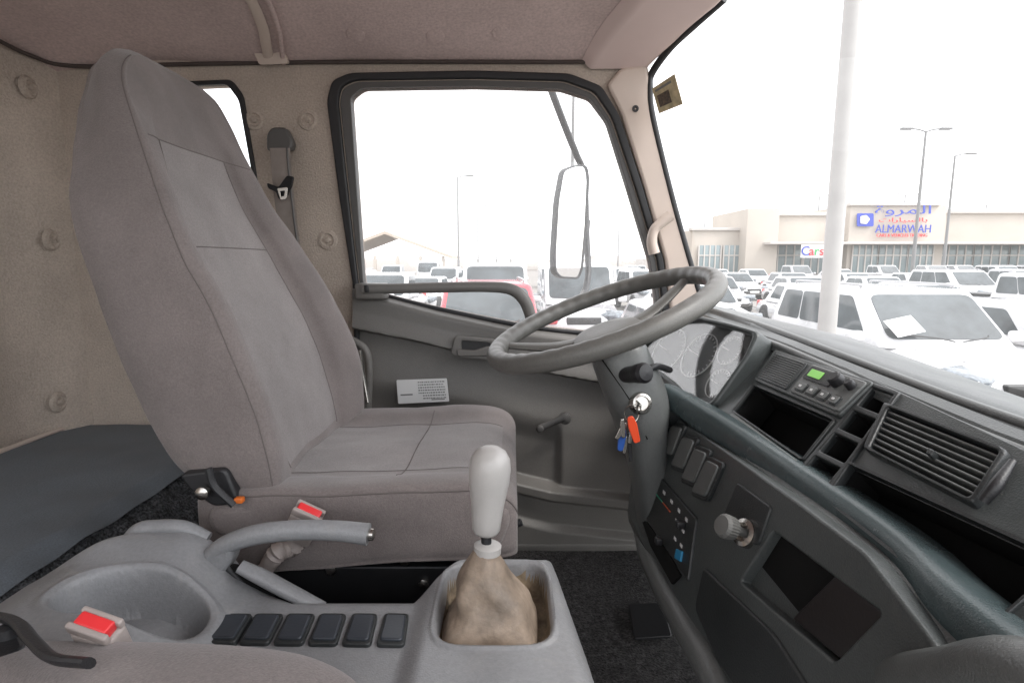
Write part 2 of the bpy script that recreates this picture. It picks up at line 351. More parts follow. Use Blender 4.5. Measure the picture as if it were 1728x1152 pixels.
# =================== SEAT BELT
belt=empty('seat_belt',hit(480,440,PY(1.47)),'grey webbing seat belt hanging on the door pillar','seat belt')
ob('retractor_cover',plate(H([(452,228),(460,216),(484,216),(496,240),(494,254),(452,256)],PY(1.46)),NY,.03,.01,.006,.01),DOORD,belt)
def strap(pts,w):
    P=smoothpts([hit(px,py,PY(yy)) for px,py,yy in pts],6); 
    vs=[];fs=[]
    for i,p in enumerate(P): vs+= [p+V((-w,0,0)),p+V((-w*.8,-.001,0)),p+V((-w*.3,-.002,0)),p+V((w*.1,-.002,0)),p+V((w*.5,-.002,0)),p+V((w,0,0))]
    for i in range(len(P)-1):
        for k in range(5): a=i*6+k; fs.append((a,a+1,a+7,a+6))
    me=bpy.data.meshes.new('s'); me.from_pydata([tuple(v) for v in vs],[],fs); return fin(me,60)
ob('webbing',strap([(472,250,1.445),(476,300,1.445),(484,370,1.45),(492,430,1.455),(502,520,1.46)],.025),WEB,belt)
ob('webbing_fold',strap([(484,250,1.438),(488,300,1.437),(496,370,1.443),(504,430,1.448),(512,520,1.453)],.0025),DOORD,belt)
ob('belt_tongue',plate(H([(450,308),(470,316),(484,296),(496,298),(492,316),(480,338),(470,336),(466,324),(452,318)],PY(1.42)),NY,.008,.002,.002,.006),DMET,belt)
ob('tongue_plate',plate(H([(468,318),(486,316),(484,336),(474,338)],PY(1.412)),NY,.003,.002,.0005,.004,[H([(473,323),(481,322),(480,331),(475,332)],PY(1.412))],.001),METAL,belt)

# =================== DRIVER SEAT
def seatsurf(ctrl,nl,nr):
    L=len(ctrl); K=len(ctrl[0])
    def ev(tl,tk):
        return evalc([evalc(c,tk,True) for c in ctrl],tl,False)
    rings=[]
    for i in range(nl+1):
        t=i/nl*(L-1); r=[]
        col=[evalc([c[k] for c in ctrl],t,False) for k in range(K)]
        for j in range(nr): r.append(evalc(col,j/nr*K,True))
        rings.append(r)
    return rings,ev
def twotone(me,nl,nr,K,k0,k1,m1,m2,l0=0,l1=1):
    me.materials.append(m1); me.materials.append(m2)
    for p in me.polygons:
        if p.index<nl*nr:
            i,j=divmod(p.index,nr); t=(j+.5)/nr*K
            if k0<=t<=k1 and l0<=i/nl<=l1: p.material_index=1
seat=empty('driver_seat',(-.25,1.0,-.77),'brown grey cloth high back driver seat on black base','truck seat')
yc=1.0
# z, near half width, far half width, front x, thickness, bolster
lv=[(-.345,.225,.225,-.352,.11,.02),(-.30,.242,.242,-.362,.125,.035),(-.2,.25,.252,-.390,.130,.052),(-.08,.252,.246,-.434,.120,.056),(.03,.240,.212,-.480,.108,.048),(.11,.216,.170,-.508,.098,.034),(.18,.190,.160,-.530,.088,.018),(.225,.166,.162,-.545,.082,.007),(.27,.138,.166,-.560,.075,.0),(.303,.098,.160,-.575,.066,.0),(.320,.052,.138,-.587,.052,0),(.328,.01,.09,-.597,.036,0)]
ctrl=[]
for z,wn,wf,xf,th,b in lv:
    kb_=itp([.03,.14,.33],[1,.90,.66],z)
    pr_=[(-1,-.03),(-.985,b*.75),(-.90,b*1.02),(-.70,b*.55),(-.56,.0),(-.2,-.004),(.2,-.004),(.56,.0),(.70,b*.55),(.90,b*1.02),(.985,b*.75),(1,-.03),(.985*kb_,-th*.85),(.88*kb_,-th),(.3,-th*1.05),(-.3,-th*1.05),(-.88*kb_,-th),(-.985*kb_,-th*.85)]
    ctrl.append([V((xf+(d if d>0 or z<.28 else d*th/.09),yc+(wf-wn)/2+u*(wn+wf)/2,z-(d*.28))) for u,d in pr_])
NLV,NRG=110,324
rings,evb=seatsurf(ctrl,NLV,NRG)
def seatnoise(p): return noise.noise(V((p.x*9,p.y*9,p.z*7)))*.006+noise.noise(V((p.x*22,p.y*22,p.z*16)))*.002
for r in rings:
    for p in r: p.x+=seatnoise(p)
bk=loft(rings,True,ang=80); twotone(bk,NLV,NRG,18,4,7,SEAT,SEATC,.05,.545)
ob('backrest',bk,None,seat,'high backrest with side bolsters and integrated headrest')
def seam(ev,pts,r=.0009,off=(.0002,0,0)):
    P=[]
    for a,b in pts:
        p=ev(a,b); p.x+=seatnoise(p); P.append(p+V(off))
    return tube(P,r,6,sm=2)
sms=[]
for k in (4,7): sms.append(seam(evb,[(l/4,k) for l in range(2,25)]))
sms.append(seam(evb,[(6.0,2+.25*i) for i in range(29)]))
sms.append(seam(evb,[(3.9,4+.25*i) for i in range(13)]))
for k in (1,10): sms.append(seam(evb,[(l/4,k) for l in range(2,38)]))
ob('backrest_seam',joinm(sms,SEAM),None,seat)
cl=[(-.46,.20,-.355,-.43),(-.44,.235,-.335,-.44),(-.36,.25,-.326,-.44),(-.25,.255,-.324,-.43),(-.12,.256,-.318,-.42),(-.05,.252,-.318,-.42),(-.012,.245,-.330,-.42),(.006,.235,-.352,-.42),(.008,.22,-.38,-.42)]
ctrl=[]
for x,w,zt,zb in cl:
    prf=[(-1,lerp(zb,zt,.55)),(-.995,zt-.002),(-.95,zt+.012),(-.8,zt+.010),(-.55,zt-.006),(0,zt-.008),(.55,zt-.014),(.8,zt-.002),(.95,zt-.002),(.995,zt-.014),(1,lerp(zb,zt,.55)),(.985,zb+.01),(.9,zb),(.3,zb),(-.3,zb),(-.9,zb),(-.985,zb+.01)]
    ctrl.append([V((x,yc+u*w,z)) for u,z in prf])
rings,evc=seatsurf(ctrl,90,272)
def cn(p): return noise.noise(V((p.x*9,p.y*9,3)))*.004+noise.noise(V((p.x*24,p.y*24,8)))*.0015
for r in rings:
    for p in r: p.z+=cn(p)
cm=loft(rings,True,ang=80); twotone(cm,90,272,17,4,6,SEAT,SEATC,.05,.72)
ob('seat_cushion',cm,None,seat,'padded cloth seat cushion')
def seam2(pts,r=.0009):
    P=[]
    for a,b in pts:
        p=evc(a,b); p.z+=cn(p)+.0002; P.append(p)
    return tube(P,r,6,sm=2)
sms=[seam2([(l/4,k) for l in range(4,24)]) for k in (4,6)]+[seam2([(l/4,k) for l in range(4,30)],.0014) for k in (1.2,8.8)]
sms.append(seam2([(3.6,3+.25*i) for i in range(17)]))
ob('cushion_seam',joinm(sms,SEAM),None,seat)
sk=H([(348,858),(352,896),(420,924),(560,932),(700,934),(845,930),(862,880),(858,858),(420,850)],PY(.752))
ob('seat_skirt',plate(sk,NY,.03,.002,.010,.02),SEAT,seat)
bl=[rbox((.42,.03,.06),.004,T(-.24,.78,-.465)),rbox((.42,.03,.06),.004,T(-.24,1.22,-.465)),rbox((.38,.44,.02),.003,T(-.24,1.0,-.52)),rbox((.05,.5,.03),.003,T(-.40,1.0,-.45)),rbox((.42,.04,.02),.003,T(-.24,.79,-.60)),rbox((.03,.04,.2),.003,T(-.08,.79,-.66)),rbox((.03,.04,.2),.003,T(-.42,.79,-.66)),rbox((.03,.04,.2),.003,T(-.08,1.2,-.66)),rbox((.36,.40,.24),.01,T(-.26,1.0,-.65)),
  tube([V((-.44,.775,-.50)),V((-.2,.775,-.58)),V((-.05,.775,-.5))],.008,8)]
ob('seat_base',joinm(bl,DMET),None,seat,'black steel seat slide frame')
for x,y in [(560,958),(684,943),(716,982)]: ob('seat_bolt',lathe([(.008,0),(.008,.006),(.004,.008)],frameM(hit(x,y,PY(.765)),NY),6),METAL,seat)
ob('recliner_bracket',joinm([plate(H([(300,800),(380,790),(398,835),(402,850),(360,856),(318,826)],PY(.748)),NY,.02,0,.004,.01),tube(H([(352,790),(362,820),(395,852)],PY(.735)),.005,8)],BLK),None,seat)
ob('recliner_bolt',lathe([(.009,0),(.009,.008),(.006,.010),(.003,.011)],frameM(hit(345,829,PY(.740)),NY),20),METAL,seat)
ob('recliner_stop',rbox((.012,.010,.008),.002,T(*hit(404,843,PY(.74)))),mat('orange_plastic',(.6,.14,.02),.4,var=0,bstr=0),seat)
ob('height_lever',tube(H([(846,912),(860,902),(868,886),(880,880)],PY(.80)),.006,8),BLK,seat)
ob('seat_side_tube',tube([V((-.33,1.27,-.32)),V((-.34,1.275,-.26)),V((-.345,1.275,-.20))],.005,8),METAL,seat)

# =================== PASSENGER SEAT (edge)
ps=empty('passenger_seat',(-.35,.15,-.77),'brown grey cloth passenger seat cushion edge beside console','truck seat')
ctrl=[]
for x,w,zt,zb in [(-.62,.20,-.35,-.45),(-.58,.25,-.325,-.45),(-.5,.262,-.318,-.45),(-.35,.265,-.318,-.45),(-.22,.258,-.318,-.45),(-.15,.243,-.322,-.44),(-.11,.22,-.338,-.43),(-.095,.18,-.375,-.42)]:
    prf=[(-1,lerp(zb,zt,.55)),(-.99,zt-.01),(-.93,zt+.006),(-.8,zt+.010),(-.55,zt-.0),(0,zt-.006),(.55,zt-.0),(.8,zt+.010),(.93,zt+.006),(.99,zt-.01),(1,lerp(zb,zt,.55)),(.985,zb+.01),(.9,zb),(.3,zb),(-.3,zb),(-.9,zb),(-.985,zb+.01)]
    ctrl.append([V((x,.182+u*w*1.02,z-.003)) for u,z in prf])
rings,evp=seatsurf(ctrl,40,90)
ob('seat_cushion',loft(rings,True,ang=80),SEAT,ps)
ob('seat_base',rbox((.38,.3,.3),.02,T(-.38,.12,-.61)),DMET,ps)
ob('hinge_bracket',joinm([tube(H([(-30,1035),(25,1048),(55,1080),(90,1110),(150,1118)],PZ(-.297)),.008,10,flat=.5),plate(H([(-40,1052),(34,1056),(46,1092),(-30,1120)],PZ(-.310)),V((0,0,1)),.02,0,.004,.01),lathe([(.008,0),(.0075,.008),(.004,.010)],frameM(hit(14,1072,PZ(-.310)),V((0,0,1))),16)],BLK),None,ps)

# =================== CENTRE CONSOLE
XA,XB=-.62,.115; YA,YB=.36,.78
TRX,TRY,TRA,TRB=-.412,.572,.076,.045
def ctop(x,y):
    h=lerp(-.352,-.41,ss(-.42,-.30,x)); h+=.012*ss(-.12,-.09,x)
    h+=.012*ss(.62,.67,y)*(1-ss(-.40,-.33,x))
    h-=.03*(1-ss(-.60,-.50,x))
    yf=itp([-.62,-.56,-.48,-.36,-.27,-.12,-.07,.12],[.58,.64,.70,.70,.655,.655,.735,.735],x)
    xr=itp([.36,.545,.7,.78],[.098,.080,.062,.05],y)
    e=min(yf-y,(xr-x)*1.0,(x+.585)*1.0)
    dx=(x-TRX)/TRA; dy=(y-TRY)/TRB; r=(abs(dx)**2.6+abs(dy)**2.6)**(1/2.6)
    h+=.004*math.exp(-((r-1.10)/.08)**2)
    h-=.060*(1-ss(.86,1.0,r))
    dx=(x+.020)/.066; dy=(y-.628)/.083; r=(abs(dx)**5+abs(dy)**5)**.2
    h-=.034*(1-ss(.92,.99,r)); h+=.0025*math.exp(-((r-1.05)/.03)**2)
    if e<.025:
        t=max(-1,e/.025)
        if t>=0: h-=.025*(1-math.sqrt(max(0,1-(1-t)**2)))
        else: h-=.025+ min(.36,-e*9)
    return h
me=grid(lambda u,v:(lambda x,y:V((x,y,ctop(x,y))))(lerp(XA,XB,u),lerp(YB,YA,v)),380,230,70)
me.materials.append(CON); me.materials.append(DUST)
for p in me.polygons:
    c=p.center
    if ((abs((c.x+.020)/.066)**5+abs((c.y-.628)/.083)**5)**.2)<.955: p.material_index=1
console=ob('center_console',me,None,None,'grey plastic centre console with cup tray and shifter recess','console')
NZ=V((0,0,1))
qa=[(376,1036),(430,1036),(397,1089),(340,1088)]; qb=[(648,1035),(692,1036),(684,1093),(632,1092)]
for i in range(6):
    t=i/5; q=[tuple(V(a)*(1-t)+V(b)*t) for a,b in zip(qa,qb)]
    P=H(q,PZ(-.4085 if i else -.4065)); c=sum(P,V())/4
    ob('switch_blank',plate([c+(p-c)*.94 for p in P],NZ,.01,.003,.0015,.006),DASHD,console)
    ob('blank_cap',plate([c+(p-c)*.76 for p in P],NZ,.006,.0055,.002,.005),mat('blank_blue_grey',(.034,.040,.050),.32,var=.15,bstr=.1),console)
# ------ gear lever
gl=empty('gear_lever',(-.02,.63,-.41),'grey knobbed gear lever in dusty leather boot','gear lever')
cb=V((-.026,.615,-.438)); ctp=hit(822,925,PY(.615))
rings=[]
for i in range(71):
    t=i/70; c=cb.lerp(ctp,t)+V((.004*math.sin(t*6),0,0)); w=itp([0,.12,.30,.45,.6,.8,.93,1],[.054,.056,.047,.040,.034,.0245,.0165,.0145],t); r=[]
    for k in range(96):
        a=2*math.pi*k/96; sq=(abs(math.cos(a))**4.5+abs(math.sin(a))**4.5)**(-1/4.5); sq=lerp(sq,1,ss(.45,.95,t))
        n=1+(.07*noise.noise(V((math.cos(a)*1.5,math.sin(a)*1.5,t*3.5)))+.04*math.sin(t*15+3*math.sin(a*1.0+1)+2.5*noise.noise(V((math.cos(a)*1.2,math.sin(a)*1.2,t))))*ss(.1,.3,t)*(1-ss(.75,.95,t))+.035*math.sin(a*6+t*5)*t)*ss(0,.1,t)
        r.append(c+V((math.cos(a)*w*sq*n,math.sin(a)*w*sq*n,0)))
    rings.append(r)
ob('lever_boot',loft(rings,True,ang=80),BOOT,gl,'crumpled dusty grey brown leather boot')
kt=hit(829,752,PY(.615)); kb=hit(820,898,PY(.615)); ax=(kt-kb)
ob('lever_shaft',tube([ctp-V((0,0,.01)),kb],.006,10,sm=1),BLK,gl)
ob('boot_collar',lathe([(.012,0),(.016,.002),(.016,.010),(.010,.013)],frameM(ctp-V((0,0,.006)),ax),20),KNOB,gl)
prof=[(0.002,0),(.013,.0),(.0155,.004),(.0165,.014),(.018,.030),(.0205,.046),(.0225,.060),(.023,.072),(.0215,.083),(.0165,.091),(.009,.0955),(.001,.097)]
k_=ax.length/.097
ob('gear_knob',lathe([(r*1.03,h*k_) for r,h in prof],frameM(kb,ax),32,80),KNOB,gl)
# ------ handbrake
hbk=empty('handbrake',hit(400,960,PY(.68)),'grey plastic handbrake lever beside driver seat','handbrake')
yb=.665
ob('brake_grip',tube(H([(345,950),(375,922),(430,902),(500,894),(570,895),(622,901)],PY(yb)),[.009,.0115,.0125,.0125,.0125,.0135],16),CON,hbk)
ob('brake_button',lathe([(.0075,0),(.0075,.006),(.004,.008)],frameM(hit(622,901,PY(yb)),V((1,0,-.05))),16),METAL,hbk)
ob('lever_arm',tube(H([(350,938),(362,930),(382,926),(380,950),(410,985)],PY(yb)),.006,8),BLK,hbk)
ob('brake_cover',plate(H([(332,942),(368,914),(400,916),(396,946),(376,970),(352,968)],PY(yb)),NY,.03,.010,.008,.014),CON,hbk)
ob('brake_cover',tube(H([(405,955),(440,972),(485,996),(545,1026)],PY(.655)),[.010,.012,.012,.010],12,flat=.7,up=(0,0,1)),CON,hbk)
ob('brake_cover',tube(H([(205,925),(232,896),(262,890),(310,891),(352,908)],PY(.69)),[.007,.010,.010,.010,.008],12),CON,hbk)
ob('brake_slot',plate(H([(345,945),(410,955),(470,1010),(400,1010)],PY(.662)),NY,.004,0,.001,.01),CAV,hbk)
# ------ buckles
def buckle(name,px,py,pl,ax,wd,parent=None,s=1.0,lab=''):
    c=hit(px,py,pl); M=frameM(c,ax,wd); e=empty(name,c,lab,'seat belt buckle','seat belt buckles')
    ob('buckle_housing',joinm([rbox((.040*s,.022*s,.052*s),.004,M@T(0,0,-.033*s)),rbox((.040*s,.006*s,.012*s),.002,M@T(0,-.008*s,-.002*s)),rbox((.040*s,.006*s,.010*s),.002,M@T(0,.008*s,-.003*s))],BUCK),None,e)
    ob('release_button',rbox((.032*s,.012*s,.012),.002,M@T(0,.0,-.002)),RED,e)
    return e,M
e,M=buckle('seat_belt_buckle',522,862,PY(.72),V((.45,-.35,.8)),V((1,0,-.35)),lab='pale buckle with red button beside driver seat')
ob('buckle_stalk',tube([M@V((0,0,-.05)),M@V((0,0,-.08)),hit(470,930,PY(.735)),hit(445,965,PY(.74))],[.011,.013,.013,.011],12,sm=10,mod=lambda t,a:1+.12*math.sin(t*90)),BUCK,e)
e,M=buckle('seat_belt_buckle',160,1052,PZ(-.300),V((.15,-.45,.85)),V((1,-.1,-.35)),s=.95,lab='pale buckle with red button beside passenger seat')
ob('buckle_stalk',tube([M@V((0,0,-.04)),M@V((0,0,-.08))],.010,10,sm=3),BUCK,e)

# =================== DASHBOARD
dash=empty('dashboard',(.4,.6,-.5),'grey plastic truck dashboard with vents and open cubbies','dashboard')
def sec(y):
    zA=itp([.3,.54,1.085,1.5],[-.162,-.158,-.118,-.116],y); xA=itp([.0,.54,.8,1.085,1.5],[.53,.505,.49,.475,.50],y)
    zB=itp([.3,.5,.92,1.5],[-.158,-.155,-.132,-.130],y); xB=itp([.3,.47,.92,1.5],[.430,.432,.432,.46],y)
    rc=.055*ss(.335,.345,y)*(1-ss(.945,.965,y))
    sh=itp([.9,1.1,1.5],[0,.0,.10],y)
    f=lambda x,z:V((x,y,z))
    return [f(.66,zA-.03),f(xA+.06,zA-.006),f(xA+.015,zA+.003),f(xA,zA+.001),f(xA-.012,zA-.003),f(xB+.022,zB+.006),f(xB+.008,zB+.002),f(xB,zB-.006),f(xB-.004,zB-.014),
      f(.425+rc*.7+sh*.3,-.157-rc*.7),f(.34+rc*.7+sh*.5,-.242-rc*.7),f(.335+sh*.6,-.252),f(.318+sh*.8,-.256),f(.304+sh,-.268),f(.300+sh,-.285),f(.285+sh,-.345),f(.264+sh,-.42),f(.246+sh,-.485),f(.236+sh,-.505),f(.238+sh,-.525),f(.26+sh,-.54),f(.66,-.57)]
st=[1.49,1.4,1.3,1.2,1.1,1.0,.966,.944,.9,.8,.7,.6,.5,.42,.346,.334,.2,0,-.2,-.39]
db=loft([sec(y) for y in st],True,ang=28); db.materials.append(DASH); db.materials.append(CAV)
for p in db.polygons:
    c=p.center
    if .334<c.y<.966 and c.x-c.z>.60 and c.z<-.14 and c.z>-.32 and c.x<.5: p.material_index=1  # recess faces of the grey body blackened, cubby shade put into colour
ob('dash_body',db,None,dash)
padc=lambda y,dx,dz:(lambda s:V((s[3].x+dx,y,s[3].z+dz)))(sec(y))
ob('dash_pad_edge',tube([padc(y,-.004,-.004) for y in (1.48,1.2,1.0,.8,.6,.4,.2)],.008,10),DASHL,dash)
ob('dash_pad_lip',tube([V((sec(y)[7].x+.004,y,sec(y)[7].z)) for y in (.98,.9,.7,.5,.3,.1)],.006,10),DASHL,dash)
NF=-FACE[0]; NL=-LOW[0]
outer=H([(1288,566),(1400,606),(1728,757),(1800,800),(1905,960),(1740,1120),(1640,1048),(1480,888),(1360,800),(1250,730),(1208,690)],FACE)
cub1=[(1274,652),(1408,710),(1356,776),(1240,695)]
cub2=[(1436,784),(1800,950),(1672,1062),(1390,838)]
lad=[(1475,648),(1522,664),(1400,838),(1340,806)]
ventq=[(1500,686),(1712,770),(1652,862),(1464,764)]
radq=[(1312,594),(1480,650),(1420,708),(1276,645)]
lq=[sub(lad,.12,.88,.04+i*.24,.04+i*.24+.19) for i in range(4)]
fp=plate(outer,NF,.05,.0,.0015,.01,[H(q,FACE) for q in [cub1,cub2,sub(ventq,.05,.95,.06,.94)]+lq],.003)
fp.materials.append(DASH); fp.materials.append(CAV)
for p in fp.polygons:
    if (p.center.dot(FACE[0])-FACE[1])>.006: p.material_index=1  # deeper walls of the openings blackened as painted shade
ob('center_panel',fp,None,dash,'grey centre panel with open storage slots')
ob('panel_trim',plate(H([(1240,700),(1352,782),(1344,797),(1228,712)],FACE),NF,.02,.007,.003,.004),DASHL,dash)
def cfr(q,g,mt,name,lift=.006):
    c=(sum(p[0] for p in q)/4,sum(p[1] for p in q)/4)
    o=[(c[0]+(x-c[0])*g,c[1]+(y-c[1])*g) for x,y in q]
    return ob(name,plate(H(o,FACE),NF,.012,lift,.002,.005,[H(q,FACE)],.003),mt,dash)
cfr(cub1,1.06,DASHD,'slot_frame',.004); cfr(cub2,1.03,DASHD,'slot_frame',.004)
ob('divider_rack',plate(H(lad,FACE),NF,.012,.004,.002,.004,[H(q,FACE) for q in lq],.002),DASHD,dash)
vent=ob('air_vent',plate(H(ventq,FACE),NF,.016,.010,.003,.006,[H(sub(ventq,.05,.95,.07,.93),FACE)],.004),DASHD,dash,'wide rectangular air vent with grey slats')
sl=[];
for i in range(7):
    v=.12+i*.115; P=H(sub(ventq,.05,.95,v,v+.040),FACE); sl.append(plate(P,NF,.018,.007,.001,0))
ob('vent_slats',joinm(sl,DASHL),None,vent)
sl=[plate(H(sub(ventq,u,u+.010,.07,.93),FACE),NF,.012,-.006,.001,0) for u in [.1+.088*i for i in range(10)]]
ob('vent_vanes',joinm(sl,DASH),None,vent)
ob('vent_tab',plate(H(sub(ventq,.50,.55,.50,.62),FACE),NF,.02,.014,.002,.002),DASHD,vent)
ob('vent_lever',tube([hit(1722,792,FACE)+NF*.010,hit(1700,838,FACE)+NF*.014,hit(1672,860,FACE)+NF*.010],[.003,.005,.004],10),BLK,dash)
rad=ob('radio',plate(H(radq,FACE),NF,.016,.007,.002,.006),DASH,dash,'grey radio with green display')
ob('speaker_grille',plate(H(sub(radq,.04,.37,.1,.92),FACE),NF,.004,.0095,.001,.004),DASHD,rad)
ob('grille_ribs',joinm([plate(H(sub(radq,.06,.35,.14+i*.062,.16+i*.062),FACE),NF,.002,.0110,.0004,0) for i in range(12)],DASHL),None,rad)
ob('radio_face',plate(H(sub(radq,.42,.98,.08,.93),FACE),NF,.005,.010,.0015,.005),DASHL,rad)
ob('radio_display',plate(H(sub(radq,.44,.72,.14,.50),FACE),NF,.002,.0115,.0005,.003),BLK,rad)
ob('display_lcd',plate(H(sub(radq,.47,.60,.22,.42),FACE),NF,.001,.0125,.0003,.001),GREEN,rad)
ob('radio_knob',lathe([(.010,0),(.009,.012),(.007,.014)],frameM(hit(1424,654,FACE)+NF*.008,NF),20),BLK,rad)
ob('radio_knob',lathe([(.0065,0),(.006,.010),(.004,.012)],frameM(hit(1447,662,FACE)+NF*.008,NF),20),BLK,rad)
for i in range(4):
    P=H(sub(radq,.45+i*.125,.555+i*.125,.60,.86),FACE); c=sum(P,V())/4
    ob('radio_button',plate(P,NF,.003,.0115,.0008,.003),DASHD,rad)
    ob('button_cap',plate([c+(p-c)*.75 for p in P],NF,.003,.0135,.0008,.002),DASHL,rad)
    ob('button_mark',plate([c+(p-c)*.22 for p in P],NF,.001,.0142,.0002,0),MARKW,rad)
a=hit(1090,582,PY(1.24)); b=hit(1276,568,PY(.95)); c=hit(1200,697,PY(.935)); CP=plane3(a,b,c); NC=CP[0] if CP[0].x<0 else -CP[0]
clo=[(1078,590),(1112,556),(1150,540),(1190,538),(1240,550),(1292,566),(1275,606),(1216,690),(1196,702),(1172,690),(1140,652),(1100,622)]
ccen=(1182,612)
def cs(k1,k2): return H([(ccen[0]+(x-ccen[0])*k1,ccen[1]+(y-ccen[1])*k2) for x,y in clo],CP)
ob('cluster_hood',plate(H(clo,CP),NC,.14,.016,.006,.012,[cs(.90,.88)],.01),DASH,dash,'grey hood around the gauges')
clus=ob('instrument_cluster',plate(cs(.93,.92),NC,.02,.0,.001,.01),mat('cluster_face',(.018,.020,.023),.4,var=.2,bstr=0),dash,'gauge cluster behind glossy lens')
for (x,y,r) in [(1128,592,.050),(1180,600,.046),(1232,592,.028),(1212,648,.028)]:
    p=hit(x,y,CP)+NC*.0005; M=frameM(p,NC); gs=[lathe([(r,0),(r,.0022),(r*.965,.0022),(r*.965,0)],M,40,35,False)]
    for k in range(19):
        an=math.radians(-40+k*14.5); gs.append(rbox((.008 if k%3==0 else .004,.0012,.001),0,M@Matrix.Rotation(an,4,'Z')@T(r*.86,0,.001)))
    gs.append(rbox((r*.8,.002,.001),0,M@Matrix.Rotation(3.9,4,'Z')@T(r*.35,0,.003)))
    ob('gauge_dial',joinm(gs,MARKW),None,clus)
ob('cluster_lens',plate(cs(.91,.90),NC,.002,.008,.0005,.01),glassmat('lens_glass',.03,.15),clus)
# moulded ledge between upper and lower dash: rounded nose profile swept across the dash
rc_=[hit(1116,654,PZ(-.226)),hit(1160,680,PZ(-.236)),hit(1250,736,PZ(-.243)),hit(1480,893,PZ(-.247)),V((.324,.38,-.247)),V((.320,.2,-.247)),V((.318,-.2,-.247))]
rc_=smoothpts(rc_,10); lp_=[]
for i,p in enumerate(rc_):
    k=lerp(.75,1,min(1,i/22)); pr=[(.034,.004),(.020,.009),(.006,.011),(-.003,.009),(-.0085,.003),(-.0115,-.006),(-.0125,-.018),(-.0115,-.028),(-.006,-.034),(.010,-.036),(.034,-.030)]
    q=[p+V((a*k,0,b*k)) for a,b in pr]
    lp_.append(smoothpts(q,3))
ob('dash_ridge',loft(lp_,True,False,40),RIDGE,dash,'smooth blue grey ledge running along dashboard')
lowo=H([(1122,690),(1160,712),(1250,772),(1360,848),(1480,935),(1600,1085),(1680,1230),(1560,1400),(1250,1200),(1190,1085),(1110,930),(1082,850),(1094,760)],LOW)
cub3=[(1322,900),(1512,1040),(1430,1122),(1266,985)]
ob('lower_panel',plate(lowo,NL,.02,.012,.003,.01,[H(cub3,LOW)],.006),DASH,dash,'grey lower dashboard panel')
BR=mat('dark_brown_plastic',(.014,.011,.011),.35,var=.2,bstr=.1)
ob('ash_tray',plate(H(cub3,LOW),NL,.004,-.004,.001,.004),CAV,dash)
ob('ash_tray',plate(H([(1420,972),(1508,1040),(1430,1116),(1345,1045)],LOW),NL,.008,.006,.002,.005),BR,dash)
ob('drawer_front',plate(H([(1205,960),(1330,1075),(1400,1180),(1330,1260),(1230,1120),(1190,1030)],LOW),NL,.008,.016,.003,.01),DASHD,dash)
qa=[(1130,697),(1152,699),(1132,755),(1110,748)]; qb=[(1214,773),(1242,786),(1212,852),(1183,840)]
for i in range(5):
    t=i/4; q=[tuple(V(a)*(1-t)+V(b)*t) for a,b in zip(qa,qb)]; P=H(q,LOW); c=sum(P,V())/4
    ob('dash_switch',plate(P,NL,.010,.018,.002,.010),DASHD,dash)
    ob('switch_cap',plate([c+(p-c)*.80 for p in P],NL,.006,.0210,.002,.008),DASHL,dash)
hq=[(1103,780),(1192,878),(1178,985),(1092,862)]
hc=ob('heater_control',plate(H(hq,LOW),NL,.01,.016,.002,.004),DASHD,dash,'dark heater control panel with coloured markings')
for i in range(6):
    ob('heater_icon',plate(H(sub(hq,.08+i*.15,.12+i*.15,.14,.20),LOW),NL,.001,.0172,.0003,.001),MARKW,hc)
ob('heater_marking',plate(H(sub(hq,.05,.4,.34,.36),LOW),NL,.001,.0172,.0002,0),MARKG,hc)
ob('heater_marking',plate(H(sub(hq,.4,.55,.34,.36),LOW),NL,.001,.0172,.0002,0),MARKR,hc)
for u,v in [(.66,.34),(.8,.36),(.8,.6),(.68,.62)]: ob('heater_icon',plate(H(sub(hq,u,u+.04,v,v+.05),LOW),NL,.001,.0172,.0002,0),MARKW,hc)
ob('heater_slider',rbox((.014,.012,.012),.003,T(*(hit(1172,890,LOW)+NL*.022))),BLK,hc)
ob('heater_slider',rbox((.012,.012,.012),.003,T(*(hit(1136,918,LOW)+NL*.024))),BLK,hc)
ob('heater_button',plate(H([(1161,930),(1171,935),(1168,952),(1158,946)],LOW),NL,.004,.019,.001,.001),MARKB,hc)
ob('heater_slot',plate(H([(1092,868),(1140,930),(1165,975),(1150,990),(1112,925)],LOW),NL,.004,.0155,.001,.003),CAV,hc)
ob('lighter_plate',plate(H([(1262,818),(1322,860),(1300,925),(1225,905)],LOW),NL,.006,.015,.002,.006),DASHD,dash)
p1=hit(1280,905,LOW)+NL*.012
axk=(V((-.75,-.25,.35))).normalized()
ob('lighter_socket',lathe([(.017,0),(.016,.010),(.011,.012),(.010,.004)],frameM(p1,axk),24),METAL,dash)
def ribl(prof,M,seg=48):
    return loft([[M@V((r*(1+.05*(k%2)*(r>.012))*math.cos(2*math.pi*k/seg),r*(1+.05*(k%2)*(r>.012))*math.sin(2*math.pi*k/seg),h)) for k in range(seg)] for r,h in prof],True,False,25)
ob('lighter_knob',ribl([(.005,0),(.005,.024),(.0125,.027),(.0135,.040),(.011,.044),(.002,.045)],frameM(p1,axk)),mat('lighter_grey',(.11,.11,.105),.5,var=.1,bstr=.1),dash)
ob('knee_bolster',tube([hit(1076,872,PX(.262)),hit(1090,925,PX(.247)),hit(1120,990,PX(.238)),hit(1160,1062,PX(.236)),hit(1215,1160,PX(.236)),V((.236,.45,-.51)),V((.236,.1,-.51))],[.011,.017,.019,.019,.019,.019,.019],16),DASHL,dash)
ob('assist_bar',tube([V((.30,.40,-.325)),V((.282,.33,-.266)),V((.272,.26,-.212)),V((.268,.15,-.195))],.020,18),DASHL,dash)

